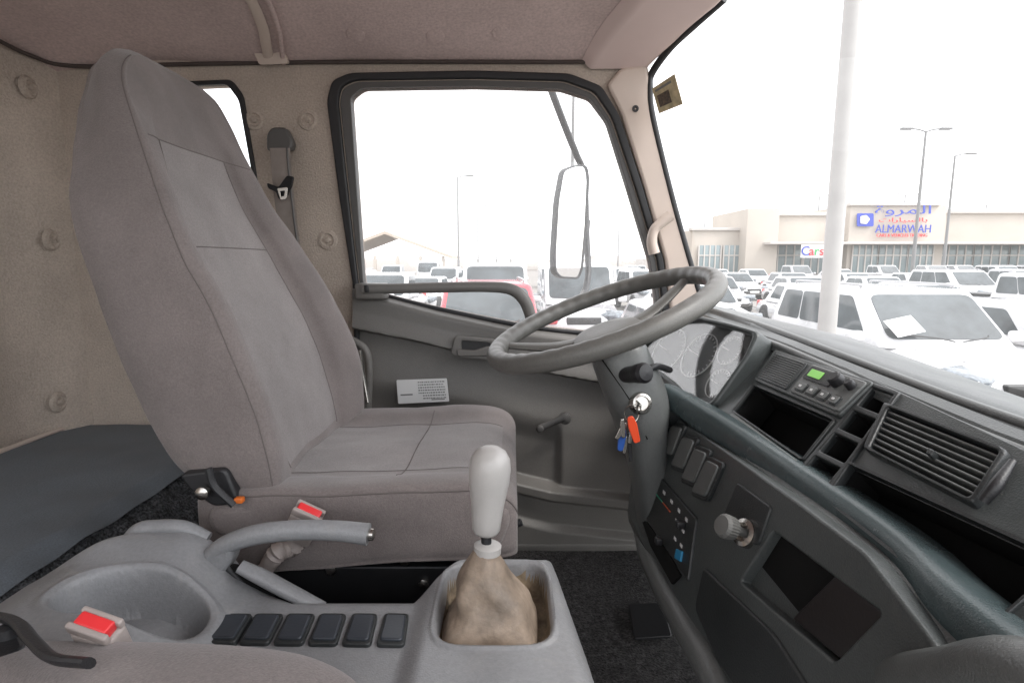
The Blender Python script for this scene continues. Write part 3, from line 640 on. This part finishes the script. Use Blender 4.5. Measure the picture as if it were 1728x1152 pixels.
# =================== STEERING
sc=V((.158,1.0,-.097)); ti=math.radians(20.5); ro=math.radians(4.5)
U_=V((math.cos(ti),0,math.sin(ti))); W_=V((0,math.cos(ro),math.sin(ro))); W_=(W_-U_*W_.dot(U_)).normalized(); N_=U_.cross(W_)
sw_=empty('steering_wheel',sc,'large dark grey truck steering wheel with thick rim','steering wheel')
SM=Matrix((U_,W_,N_)).transposed().to_4x4(); SM.translation=sc
R=.199
ob('wheel_rim',tube([SM@V((R*math.cos(a),R*math.sin(a),0)) for a in [2*math.pi*i/48 for i in range(48)]],.0165,20,closed=True,sm=6,mod=lambda t,a:1+(.04*math.sin(t*2*math.pi*40)*max(0,math.sin(a+3.6)))),WHEEL,sw_)
for an in (math.radians(200),math.radians(-20),math.radians(160),math.radians(20)):
    d=V((math.cos(an),math.sin(an),0))
    ob('wheel_spoke',tube([SM@(d*.045+V((0,0,-.038))),SM@(d*.10+V((0,0,-.032))),SM@(d*.16+V((0,0,-.014))),SM@(d*.197)],[.022,.018,.014,.012],12,flat=.45,up=tuple(N_)),WHEEL,sw_)
ob('horn_pad',lathe([(.001,-.052),(.045,-.052),(.062,-.046),(.066,-.034),(.058,-.026),(.03,-.021),(.001,-.019)],SM@Matrix.Scale(1.15,4,V((0,1,0))),36,60),WHEEL,sw_)
colm=empty('steering_column',(.22,1.0,-.6),'grey plastic steering column cover with ignition lock','steering column')
def rr(c,hx,hy,ax,n=32,pw=3):
    M=frameM(c,ax,V((0,1,0))); out=[]
    for k in range(n):
        a=2*math.pi*k/n; ca,sa=math.cos(a),math.sin(a); q=(abs(ca)**pw+abs(sa)**pw)**(-1/pw); out.append(M@V((ca*q*hy,sa*q*hx,0)))
    return out
cx=V((.36,0,-.93))
path=[(V((.183,1,-.148)),.040,.050),(V((.188,1,-.16)),.048,.058),(V((.200,1,-.19)),.050,.065),(V((.220,1,-.235)),.052,.070),(V((.232,1,-.275)),.048,.070),(V((.240,1,-.32)),.038,.062),(V((.252,1,-.40)),.030,.055),(V((.27,1,-.50)),.030,.05),(V((.29,1,-.60)),.03,.045)]
rg_=[rr(c,hx,hy,cx if i<6 else V((.15,0,-1))) for i,(c,hx,hy) in enumerate(path)]
rg_=[[evalc([r[k] for r in rg_],t/4,False) for k in range(32)] for t in range(33)]
ob('column_shroud',loft(rg_,True,ang=60),DASHL,colm)
ob('column_seam',tube([V((.152,.948,-.165)),V((.20,.932,-.235)),V((.230,.934,-.30))],.0012,6),CAV,colm)
ob('column_arm',tube([V((.23,1.0,-.25)),V((.32,1.0,-.27)),V((.42,1.0,-.28))],.035,14),DASHD,colm)
ps_=hit(1062,632,PY(.93))
ob('stalk_switch',lathe([(.012,-.02),(.014,0),(.014,.022),(.016,.026),(.017,.044),(.013,.050),(.002,.052)],frameM(ps_,V((.35,-.9,.25))),20),BLK,colm)
ob('stalk_switch',tube([hit(1085,628,PY(.93)),hit(1108,618,PY(.95)),hit(1130,624,PY(1.0))],.006,10),BLK,colm)
pi_=hit(1082,680,PY(.925))
ob('ignition_lock',lathe([(.019,-.03),(.019,0),(.016,.007),(.012,.008),(.011,.004)],frameM(pi_,V((.1,-.95,.25))),28),METAL,colm)
keys=empty('key_bunch',hit(1058,735,PY(.89)),'bunch of keys with orange and blue tags hanging in ignition','keys')
kp=hit(1077,684,PY(.905))
ob('ignition_key',joinm([rbox((.004,.03,.012),.001,T(*kp)),lathe([(.008,-.0015),(.008,.0015)],frameM(kp+V((-.004,-.018,-.002)),V((1,0,0))),16)],METAL),None,keys)
ob('key_ring',tube([hit(1066+12*math.cos(a),698+14*math.sin(a),PY(.885)) for a in [i*math.pi/6 for i in range(12)]],.0012,6,closed=True),METAL,keys)
def kk(x0,y0,x1,y1,w,mt,nm,yy=.882,lb=None):
    a=hit(x0,y0,PY(yy)); b=hit(x1,y1,PY(yy)); d=(b-a).normalized(); s=d.cross(V((0,1,0)))*w
    ob(nm,plate([a-s*.6,a+s*.6,a+s+(b-a)*.35,b+s*.7,b-s*.7,a-s+(b-a)*.35],NY,.005,.003,.0012,.004),mt,keys,lb)
OT=mat('orange_tag',(.7,.07,.02),.35,var=0,bstr=0); BT=mat('blue_tag',(.02,.08,.32),.35,var=0,bstr=0)
kk(1063,702,1075,746,.0075,OT,'key_tag',lb='orange key tag'); kk(1068,712,1062,748,.004,METAL,'key',.884)
kk(1056,712,1040,740,.005,METAL,'key',.886); kk(1050,706,1052,738,.0045,METAL,'key',.884)
kk(1052,722,1046,760,.0065,BT,'key_tag',.888,lb='blue key tag'); kk(1060,730,1064,778,.0035,BLK,'key',.89); kk(1057,735,1053,765,.004,METAL,'key',.891)
stq=[(1100,150),(1138,125),(1152,176),(1112,192)]
PS=plane3(hit(1100,150,PY(1.46)),hit(1138,125,PY(1.38)),hit(1112,192,PY(1.46)))
NS=PS[0] if PS[0].y<0 else -PS[0]
stk=ob('window_sticker',plate(H(stq,PS),NS,.001,0,.0003,.001),mat('sticker_paper',(.50,.42,.26),.6,var=.35,vs=60,bstr=0),None,'faded yellow sticker on the windscreen corner','sticker')
ob('sticker_printing',plate(H(sub(stq,.12,.62,.35,.8),PS),NS,.0004,.0008,.0001,0),mat('sticker_ink',(.10,.07,.05),.6,var=.7,vs=150),stk)
ob('sticker_printing',plate(H(sub(stq,.1,.8,.12,.2),PS),NS,.0004,.0008,.0001,0),INK,stk)

# =================== SIDE MIRROR
mir=empty('side_mirror',(.2,1.85,-.2),'tall black framed wing mirror on curved tube arm','wing mirror')
ob('mirror_arm',tube([hit(922,128,PY(1.74)),hit(935,165,PY(1.78)),hit(958,225,PY(1.84)),hit(973,262,PY(1.9)),hit(986,300,PY(1.97)),hit(990,400,PY(1.97)),hit(992,470,PY(1.93)),hit(975,512,PY(1.8)),hit(950,525,PY(1.7))],.011,10),BLK,mir)
mo=[(950,286),(972,278),(990,278),(994,300),(990,380),(983,455),(976,471),(945,469),(935,460),(934,430),(940,340)]
PM=plane3(hit(940,300,PY(1.84)),hit(992,300,PY(1.93)),hit(940,460,PY(1.84))); NM=PM[0] if PM[0].y<0 else -PM[0]
mc=(964,376)
mi=[(mc[0]+(x-mc[0])*.88,mc[1]+(y-mc[1])*.97) for x,y in mo]
ob('mirror_housing',plate(H(mo,PM),NM,.024,.004,.003,.02,[H(mi,PM)],.018),BLK,mir)
ob('mirror_glass',plate(H(mi,PM),NM,.006,0,.0005,.018),MIRR,mir)
ob('mirror_bracket',tube([hit(990,372,PY(1.98)),hit(988,395,PY(1.97)),hit(990,420,PY(1.98))],.014,10),BLK,mir)

# =================== EXTERIOR
GZ=-EYE
ASP=mat('asphalt',(.24,.225,.21),.9,var=.15,vs=.8,bs=40,bstr=.3)
ob('ground',grid(lambda u,v:V((lerp(-900,900,u),lerp(-200,1600,v),GZ)),8,8),ASP,None,kind='structure',label='pale sunlit asphalt dealership lot',cat='ground')
PNT=mat('line_paint',(.6,.6,.58),.7,var=.1,bstr=0)
ob('parking_marking',joinm([rbox((.12,5,.004),0,T(x*2.75-14,y,GZ+.006)) for x in range(26) for y in (8.5,15,24,32)],PNT),None,None,kind='structure',label='white painted parking bay lines',cat='road marking')
WP=mat('white_paint',(.60,.60,.61),.25,var=.02,bstr=0,coat=.6); RP=mat('red_paint',(.48,.03,.05),.25,var=.03,bstr=0,coat=.6)
SP=mat('silver_paint',(.38,.38,.39),.3,.4,var=.02,bstr=0,coat=.6)
CG=mat('car_glass',(.07,.082,.088),.06,var=.5,vs=1.5,bstr=0,spec=.4); TY=mat('tyre_rubber',(.03,.03,.03),.8,var=.1,bstr=.1)
RIM=mat('alloy_rim',(.5,.5,.5),.3,.8,var=0,bstr=0); HL=mat('headlight_lens',(.16,.18,.20),.1,var=.6,vs=14,bstr=0); GR=mat('grille_black',(.03,.03,.03),.4,var=.1,bstr=0)
TLm=mat('tail_light',(.5,.02,.02),.15,var=0,bstr=0,coat=1)
def srect(x,hw,z0,z1,n=28,pw=5,top=1.0):
    out=[]; zc_=(z0+z1)/2; hh=(z1-z0)/2
    for k in range(n):
        a=2*math.pi*(k+.5)/n; c,s=math.cos(a),math.sin(a); q=(abs(c)**pw+abs(s)**pw)**(-1/pw)
        f=lerp(1,top,max(0,s*q)); out.append(V((x,c*q*hw*f,zc_+s*q*hh)))
    return out
def carparts(kind):
    if kind=='suv':   L,W,H_,zb,xs,rs,re,ws=4.75,.93,1.72,1.08,(1.02,.30),(-1.95,-2.28),.74,1.0
    elif kind=='sedan': L,W,H_,zb,xs,rs,re,ws=4.6,.89,1.45,.92,(1.0,.25),(-1.05,-1.75),.70,.9
    elif kind=='van': L,W,H_,zb,xs,rs,re,ws=4.9,.92,2.05,1.15,(1.75,1.15),(-2.35,-2.42),.82,1.2
    else: L,W,H_,zb,xs,rs,re,ws=5.2,.92,1.75,1.08,(.95,.35),(-.85,-.98),.74,1.0
    h=L/2; hf=zb-.10 if kind!='van' else zb-.12
    if kind=='suv': hf=zb-.05
    S=[(-h,.72*W,.48,zb-.28),(-h+.05,.9*W,.40,zb-.12),(-h+.2,.98*W,.32,zb-.02),(-h+.9,W,.28,zb),(0,W,.28,zb),(xs[0]-.1,W,.28,zb),(xs[0]+.15,.99*W,.28,zb-.03),(h-.6,.96*W,.28,hf),(h-.25,.90*W,.30,hf-.06),(h-.08,.82*W,.36,hf-.16),(h,.70*W,.42,hf-.30)]
    body=loft([srect(x,w,a,b,32,5,.90) for x,w,a,b in S],True,ang=50)
    a0=re; zt=H_
    G=[V((xs[0]+.05,W*.90,zb-.05)),V((xs[0]+.05,-W*.90,zb-.05)),V((rs[1],-W*.90,zb-.05)),V((rs[1],W*.90,zb-.05)),V((xs[1],a0,zt)),V((xs[1],-a0,zt)),V((rs[0],-a0,zt)),V((rs[0],a0,zt))]
    bm=bmesh.new(); vs=[bm.verts.new(p) for p in G]
    for f in [(0,1,5,4),(1,2,6,5),(2,3,7,6),(3,0,4,7),(4,5,6,7),(3,2,1,0)]: bm.faces.new([vs[i] for i in f])
    bmesh.ops.recalc_face_normals(bm,faces=bm.faces)
    bmesh.ops.bevel(bm,geom=[e for e in bm.edges if max(e.verts[0].co.z,e.verts[1].co.z)>zb],offset=.10,segments=5,affect='EDGES',profile=.5)
    gm=bpy.data.meshes.new('g'); bm.to_mesh(gm); bm.free(); fin(gm,50)
    out=[('body',joinm([body,gm],WP),'PAINT',None)]
    def fq(i0,i1,i2,i3,u0,u1,v0,v1):
        A,B,C,D=G[i0],G[i1],G[i2],G[i3]
        return [A.lerp(B,u).lerp(D.lerp(C,u),v) for u,v in [(u0,v0),(u1,v0),(u1,v1),(u0,v1)]]
    def win_(q,nm,r=.07):
        n=(q[1]-q[0]).cross(q[3]-q[0]).normalized(); c=sum(q,V())/4
        if n.dot(V((c.x+.3,c.y*2,.3)))<0: n=-n
        out.append((nm,plate(q,n,.012,.008,.003,r),CG,None))
    win_(fq(0,1,5,4,.06,.94,.14,.90),'windshield',.12); win_(fq(2,3,7,6,.1,.9,.3,.88),'rear_window')
    cuts={'suv':[(.10,.36),(.375,.665),(.68,.92)],'sedan':[(.14,.46),(.475,.84)],'van':[(.06,.30)],'pickup':[(.14,.5),(.515,.9)]}[kind]
    for u0,u1 in cuts:
        win_(fq(0,3,7,4,u0,u1,.2,.86),'side_window'); win_(fq(1,2,6,5,u0,u1,.2,.86),'side_window')
    if kind=='pickup':
        out.append(('cargo_bed',rbox((1.3,1.5,.05),.01,T(-1.75,0,zb+.01)),GR,None))
    for sx in (h-.85,-h+.9):
        for sy in (-1,1):
            M=frameM(V((sx,sy*(W-.19),.35)),V((0,sy,0)))
            out.append(('wheel_arch',lathe([(.41,.10),(.41,.197),(.36,.2)],M,28),GR,None))
            out.append(('tyre',lathe([(.22,0),(.34,0),(.35,.03),(.35,.18),(.33,.212),(.23,.212)],M,28),TY,'wheel'))
            out.append(('rim',lathe([(.22,.15),(.225,.213),(.20,.205),(.08,.19),(.06,.21),(.01,.21)],M,20),RIM,'wheel'))
    for sy in (-1,1):
        out.append(('headlight',rbox((.40,.46,.16),.05,Matrix.Translation((h-.20,sy*W*.70,hf-.155))@Matrix.Rotation(-sy*.55,4,'Z')@Matrix.Rotation(.25,4,'Y')),HL,None))
        out.append(('taillight',rbox((.1,.16,.3),.03,T(-h+.07,sy*W*.82,zb-.22)),TLm,None))
        out.append(('wing_mirror',rbox((.12,.2,.15),.04,T(xs[0]-.25,sy*(W+.10),zb+.06)),'PAINT',None))
        out.append(('wiper',tube([V((xs[0]+.02,sy*.05+.1,zb+.03)),V((xs[0]-.02,sy*.3+.15,zb+.07)),V((xs[0]-.05,sy*.5,zb+.10))],.010,6,sm=2),GR,None))
        out.append(('hood_crease',tube([V((xs[0]+.15,sy*.55,zb-.03)),V(((xs[0]+h)/2,sy*.50,(zb+hf)/2+.0)),V((h-.3,sy*.42,hf-.07))],.012,6,sm=3),'PAINT',None))
        for xx in (.25,-.65): out.append(('door_handle',rbox((.18,.03,.03),.01,T(xx,sy*(W*.985),zb-.14)),'PAINT',None))
    out.append(('grille',rbox((.08,W*.84,.17),.02,T(h-.035,0,hf-.26)),GR,None))
    out.append(('front_bumper',rbox((.10,W*1.3,.14),.04,T(h-.02,0,.45)),GR,None))
    out.append(('number_plate',rbox((.02,.5,.11),.004,T(h+.035,0,.47)),WHT,None))
    if kind=='suv':
        for sy in (-1,1): out.append(('roof_rail',tube([V((.1,sy*.62,zt+.01)),V((0,sy*.62,zt+.05)),V((-1.6,sy*.62,zt+.05)),V((-1.75,sy*.62,zt+.01))],.018,8),SP,None))
    return out
CP_={k:carparts(k) for k in ('suv','sedan','van','pickup')}
MASTER={}
def car(kind,paint,x,y,head,simple=False,label=None):
    key=(kind,paint.name,simple); grp='cars parked in rows on the lot'
    M=T(x,y,GZ)@Matrix.Rotation(head,4,'Z')
    nm='parked_van' if kind=='van' else 'pickup_truck' if kind=='pickup' else 'parked_car'
    ct='van' if kind=='van' else 'pickup truck' if kind=='pickup' else 'car'
    label=label or {'suv':'white SUV parked in the sales row','sedan':'white sedan parked in the sales row','van':'white panel van parked in the lot','pickup':'white double cab pickup parked in lot'}[kind].replace('white','silver' if paint is SP else 'white')
    if key not in MASTER:
        if simple:
            me=merge([(m,(paint if mt=='PAINT' else mt),Matrix()) for n,m,mt,s in CP_[kind]])
            MASTER[key]=me
        else:
            L_=[]
            for n,m,mt,s in CP_[kind]:
                m2=m.copy(); m2.materials.clear(); m2.materials.append(paint if mt=='PAINT' else mt); L_.append((n,m2,s))
            MASTER[key]=L_
    if simple:
        o=bpy.data.objects.new(nm,MASTER[key]); COL.objects.link(o); o.matrix_world=M
        o['label']=label;o['category']=ct;o['group']=grp; return
    e=bpy.data.objects.new(nm,None); COL.objects.link(e); e.matrix_world=M; e['label']=label;e['category']=ct;e['group']=grp
    wh=None
    for n,m,s in MASTER[key]:
        o=bpy.data.objects.new(n,m); COL.objects.link(o)
        if s:
            if n=='tyre': wh=bpy.data.objects.new('wheel',None); COL.objects.link(wh); wh.parent=e
            o.parent=wh
        else: o.parent=e
h90=-math.pi/2
car('suv',WP,5.45,8.0,h90-.02,label='white SUV with price paper in the windscreen')
car('sedan',WP,8.3,8.9,h90+.03)
car('sedan',WP,2.75,8.9,h90+.02)
car('suv',RP,-.42,10.0,h90+.05,label='red SUV parked near white vans')
car('sedan',SP,-3.3,11.5,h90)
car('van',WP,1.6,15,h90)
rows=[(16.5,False),(24,True),(32,True),(45,True)]
random.seed(3)
for y,simple in rows:
    x=-10 if y<30 else -16
    while x<y*.98+4:
        a=x/y
        if (-.30<a<.26 or .33<a<1.05) and not (y==16.5 and 0<x<3.4):
            k=random.choice(['suv','sedan','pickup','suv','van'] if a<.3 else ['suv','sedan','sedan','sedan','pickup'])
            car(k,random.choice([WP,WP,WP,WP,SP]) if y>21 else WP,x,y+random.uniform(-.6,.6),h90+random.uniform(-.1,.1),simple)
        x+=random.uniform(2.8,3.6)
ppr=plate([V((-.2,0,0)),V((.2,0,0)),V((.2,.28,0)),V((-.2,.28,0))],V((0,0,1)),.003,0,.0005,0)
ppr.transform(T(4.95,6.98,-.90)@Matrix.Rotation(math.radians(42),4,'X')@Matrix.Rotation(.25,4,'Z'))
ob('price_sheet',ppr,WHT,None,label='white paper price sheet on car windscreen',cat='paper sheet')
PO=mat('lamp_metal',(.20,.20,.20),.6,0,var=.05,bstr=0)
def lampmesh(Hh,double=True):
    ms=[tube([V((0,0,0)),V((0,0,Hh*.5)),V((0,0,Hh))],[.13,.10,.07],10,sm=2),rbox((.45,.45,.05),.01,T(0,0,.025))]
    for s in ((-1,1) if double else (1,)):
        ms.append(tube([V((0,0,Hh-.05)),V((s*.5,0,Hh+.08)),V((s*1.0,0,Hh+.12))],.045,8)); ms.append(rbox((.75,.32,.12),.04,T(s*1.25,0,Hh+.12)))
    return joinm(ms,PO)
L2=lampmesh(9,True); L1=lampmesh(9,False)
for i,(px,pt,y,db_) in enumerate([(1563,218,38,1),(1612,260,46,0),(772,297,58,0),(806,348,85,0),(838,382,120,1),(862,372,110,0),(968,150,30,0),(1045,358,95,1),(1190,357,95,1),(1383,330,78,0),(1528,328,76,1),(1665,345,84,1),(880,400,150,0),(925,392,140,1)]):
    p=hit(px,pt,PY(y)); o=bpy.data.objects.new('street_lamp',L2 if db_ else L1); COL.objects.link(o)
    o.location=(p.x,y,GZ); o.scale=(1,1,(p.z-GZ)/9.1); o['label']='tall grey lamp post with %s head'%('double' if db_ else 'single'); o['category']='street lamp'; o['group']='lamp posts across the lot'
pp=hit(1437,0,PY(5.4)); pp.x+=.03
ob('flag_pole',joinm([tube([V((pp.x-.02,5.4,GZ)),V((pp.x-.02,5.4,0)),V((pp.x-.01,5.4,5))],[.090,.080,.066],20,sm=3),rbox((.4,.4,.04),.01,T(pp.x-.02,5.4,GZ+.02))],mat('pole_paint',(.38,.37,.36),.45,var=.10,vs=3,bstr=0)),None,None,'white painted steel pole standing beside the cars','pole')
BW=mat('building_wall',(.47,.425,.375),.85,var=.05,vs=.3,bs=5,bstr=.2); BW2=mat('building_trim',(.52,.49,.46),.8,var=.03,bstr=0)
SG=mat('showroom_glass',(.20,.25,.26),.1,var=.3,vs=.15,bstr=0); 
YB_=70
bld=empty('showroom_building',(48,YB_+8,GZ),'long beige car showroom with glazed storefront and shop sign','building')
def bx_(name,pxa,pya,pxb,pyb,y0,depth,mt,bev=.05):
    a=hit(pxa,pya,PY(y0)); b=hit(pxb,pyb,PY(y0)); zb_=b.z if pyb<470 else GZ
    return ob(name,rbox((abs(b.x-a.x),depth,a.z-zb_),bev,T((a.x+b.x)/2,y0+depth/2,(a.z+zb_)/2)),mt,bld)
bx_('wall',1168,388,1268,480,YB_+1,14,BW); bx_('wall',1262,352,1308,480,YB_-1.2,12,BW); bx_('wall',1304,362,1440,480,YB_+.6,20,BW)
bx_('wall',1436,346,1585,480,YB_-.8,20,BW); bx_('wall',1580,358,1960,480,YB_+.4,20,BW)
bx_('parapet',1302,358,1438,364,YB_+.3,1,BW2); bx_('parapet',1578,353,1960,360,YB_,1,BW2); bx_('parapet',1434,342,1588,347,YB_-1.1,1,BW2); bx_('parapet',1166,384,1264,389,YB_+.7,1,BW2)
bx_('canopy',1300,408,1960,412,YB_-3,4,BW2,.02)
for a,b in [(1180,1215),(1222,1256),(1300,1352),(1358,1405),(1412,1436),(1440,1480),(1484,1530),(1534,1572),(1588,1640),(1645,1700),(1706,1760),(1766,1830)]:
    yy=YB_-1 if 1436<=a<1580 else (YB_+.8 if a<1290 else YB_+.3)
    w=bx_('storefront_window',a,414,b,462,yy,.4,SG,.01)
    pa=hit(a,414,PY(yy-.1)); pb=hit(b,462,PY(yy-.1)); ms=[]
    n=4
    for k in range(n+1): ms.append(rbox((.14,.1,pa.z-pb.z),0,T(lerp(pa.x,pb.x,k/n),yy-.06,(pa.z+pb.z)/2)))
    ms.append(rbox((pb.x-pa.x,.1,.14),0,T((pa.x+pb.x)/2,yy-.08,lerp(pa.z,pb.z,.35))))
    ob('window_mullion',joinm(ms,BW2),None,bld)
BL=mat('sign_blue',(.03,.06,.42),.5,var=0,bstr=0); RD=mat('sign_red',(.65,.03,.04),.5,var=0,bstr=0); GN=mat('sign_green',(.03,.4,.1),.5,var=0,bstr=0)
ys=YB_-1.25
SMx=lambda p:Matrix.Translation(p)@Matrix.Rotation(math.radians(90),4,'X')
def sg(body,px,py,hpx,mt,wpx=None):
    p=hit(px,py,PY(ys)); me=text(body,1,Matrix(),.04)
    xs_=[v.co.x for v in me.vertices]; ys_=[v.co.y for v in me.vertices]
    if not xs_: return
    w=max(xs_)-min(xs_); h=max(ys_)-min(ys_); cxx=(max(xs_)+min(xs_))/2; cyy=(max(ys_)+min(ys_))/2
    k=ys/F; me.transform(Matrix.Diagonal((wpx*k/w,hpx*k/h,1,1))@T(-cxx,-cyy,0)); me.transform(SMx(p)); return ob('sign_lettering',me,mt,sgn)
sgn=ob('shop_sign',plate(H([(1446,360),(1474,360),(1474,382),(1446,382)],PY(ys+.1)),NY,.1,.05,.01,.2),BL,bld,'blue and red shop sign lettering')
sg('\uFE93\uFEED\uFEAE\uFEE4\uFEDF\uFE8D',1524,356,18,BL,92)
sg('\uFE95\uFE8D\uFEAD\uFE8E\uFEF4\uFEB4\uFEDF\uFE8E\uFE91',1524,372,9,RD,80)
sg('ALMARWAH',1524,386,13,BL,92)
sg('CARS & VEHICLES TRADING',1522,397,5,RD,84)
ob('sign_mark',plate(H([(1452,365),(1462,363),(1468,370),(1462,378),(1452,377)],PY(ys)),NY,.1,.05,.01,.1),WHT,bld)
pz=hit(1374,424,PY(YB_-3.2))
ob('window_banner',rbox((3.0,.06,1.5),.02,T(pz.x,pz.y+.12,pz.z)),WHT,bld)
for b,dx,m in [('C',-1.0,BL),('a',-.3,RD),('r',.3,GN),('s',.9,RD)]:
    me=text(b,1.5,Matrix(),.03); me.transform(SMx(pz+V((dx,0,0)))); ob('window_lettering',me,m,bld)
bl2=empty('market_shed',(-16,62,GZ),'pale open sided shed with pitched roof across the lot','shed')
def gb(xa,xb,y,zt,zr,dep,mt1,par):
    bm=bmesh.new(); pts=[(xa,zt),((xa+xb)/2,zr),(xb,zt),(xb,zt-.3),((xa+xb)/2,zr-.3),(xa,zt-.3)]
    f=[bm.verts.new((x,y,z)) for x,z in pts]; g=[bm.verts.new((x,y+dep,z)) for x,z in pts]
    bm.faces.new(f); bm.faces.new(g[::-1])
    for i in range(6): bm.faces.new((f[i],g[i],g[(i+1)%6],f[(i+1)%6]))
    bmesh.ops.recalc_face_normals(bm,faces=bm.faces)
    me=bpy.data.meshes.new('r'); bm.to_mesh(me); bm.free(); return ob('roof',me,mt1,par)
SR=mat('shed_roof',(.48,.41,.34),.8,var=.05,bstr=0)
p=hit(600,430,PY(62)); q=hit(700,430,PY(62)); zt=hit(650,432,PY(62)).z; zr=hit(650,390,PY(62)).z
gb(p.x-4,q.x+4,62,zt,zr,10,SR,bl2)
for k in range(6): ob('post',rbox((.3,.3,zt-GZ),.02,T(lerp(p.x-3,q.x+3,k/5),62.5,(zt+GZ)/2)),BW,bl2)
bl3=empty('low_building',(-5,100,GZ),'long low pale building along the far lot edge','building')
for xa,xb,py,y in [(560,760,452,100),(700,935,444,130),(930,1100,440,120),(1000,1060,432,124),(1080,1180,436,110)]:
    a=hit(xa,py,PY(y)); b=hit(xb,py,PY(y)); ob('wall',rbox((b.x-a.x,8,max(2.4,a.z-GZ)),.1,T((a.x+b.x)/2,y,GZ+max(2.4,a.z-GZ)/2)),BW2,bl3)

# =================== CAMERA, LIGHT
for o in list(COL.objects):
    if o.parent is None: o.location.z+=EYE
cam=bpy.data.cameras.new('camera'); co=bpy.data.objects.new('camera',cam); COL.objects.link(co)
cam.sensor_width=36; cam.lens=36*F/1728; cam.clip_start=.02; cam.clip_end=4000
co.location=(0,0,EYE); co.rotation_euler=(math.radians(90)-PT,0,0); scene.camera=co
w=bpy.data.worlds.new('World'); scene.world=w; w.use_nodes=True; nt=w.node_tree; bg=nt.nodes['Background']
sk=nt.nodes.new('ShaderNodeTexSky'); sk.sky_type='NISHITA'; sk.sun_disc=False; sk.sun_elevation=math.radians(55); sk.sun_rotation=math.radians(120); sk.dust_density=2; sk.air_density=1.2
hs=nt.nodes.new('ShaderNodeHueSaturation'); hs.inputs['Saturation'].default_value=.18; nt.links.new(sk.outputs[0],hs.inputs['Color'])
mx=nt.nodes.new('ShaderNodeMix'); mx.data_type='RGBA'; mx.blend_type='LIGHTEN'; mx.inputs[0].default_value=1; mx.clamp_result=False
nt.links.new(hs.outputs[0],mx.inputs[6]); mx.inputs[7].default_value=(4.6,4.6,4.7,1)   # bright desert haze
nt.links.new(mx.outputs[2],bg.inputs['Color']); bg.inputs['Strength'].default_value=.48
sl_=bpy.data.lights.new('sun','SUN'); sl_.energy=1.5; sl_.angle=math.radians(12); sl_.color=(1,.96,.9); so=bpy.data.objects.new('sun',sl_); COL.objects.link(so)
d=-V((math.sin(math.radians(120))*math.cos(math.radians(55)),math.cos(math.radians(120))*math.cos(math.radians(55)),math.sin(math.radians(55))))
so.rotation_euler=d.to_track_quat('-Z','Y').to_euler()
scene.view_settings.view_transform='Standard'; scene.view_settings.look='None'; scene.view_settings.exposure=0
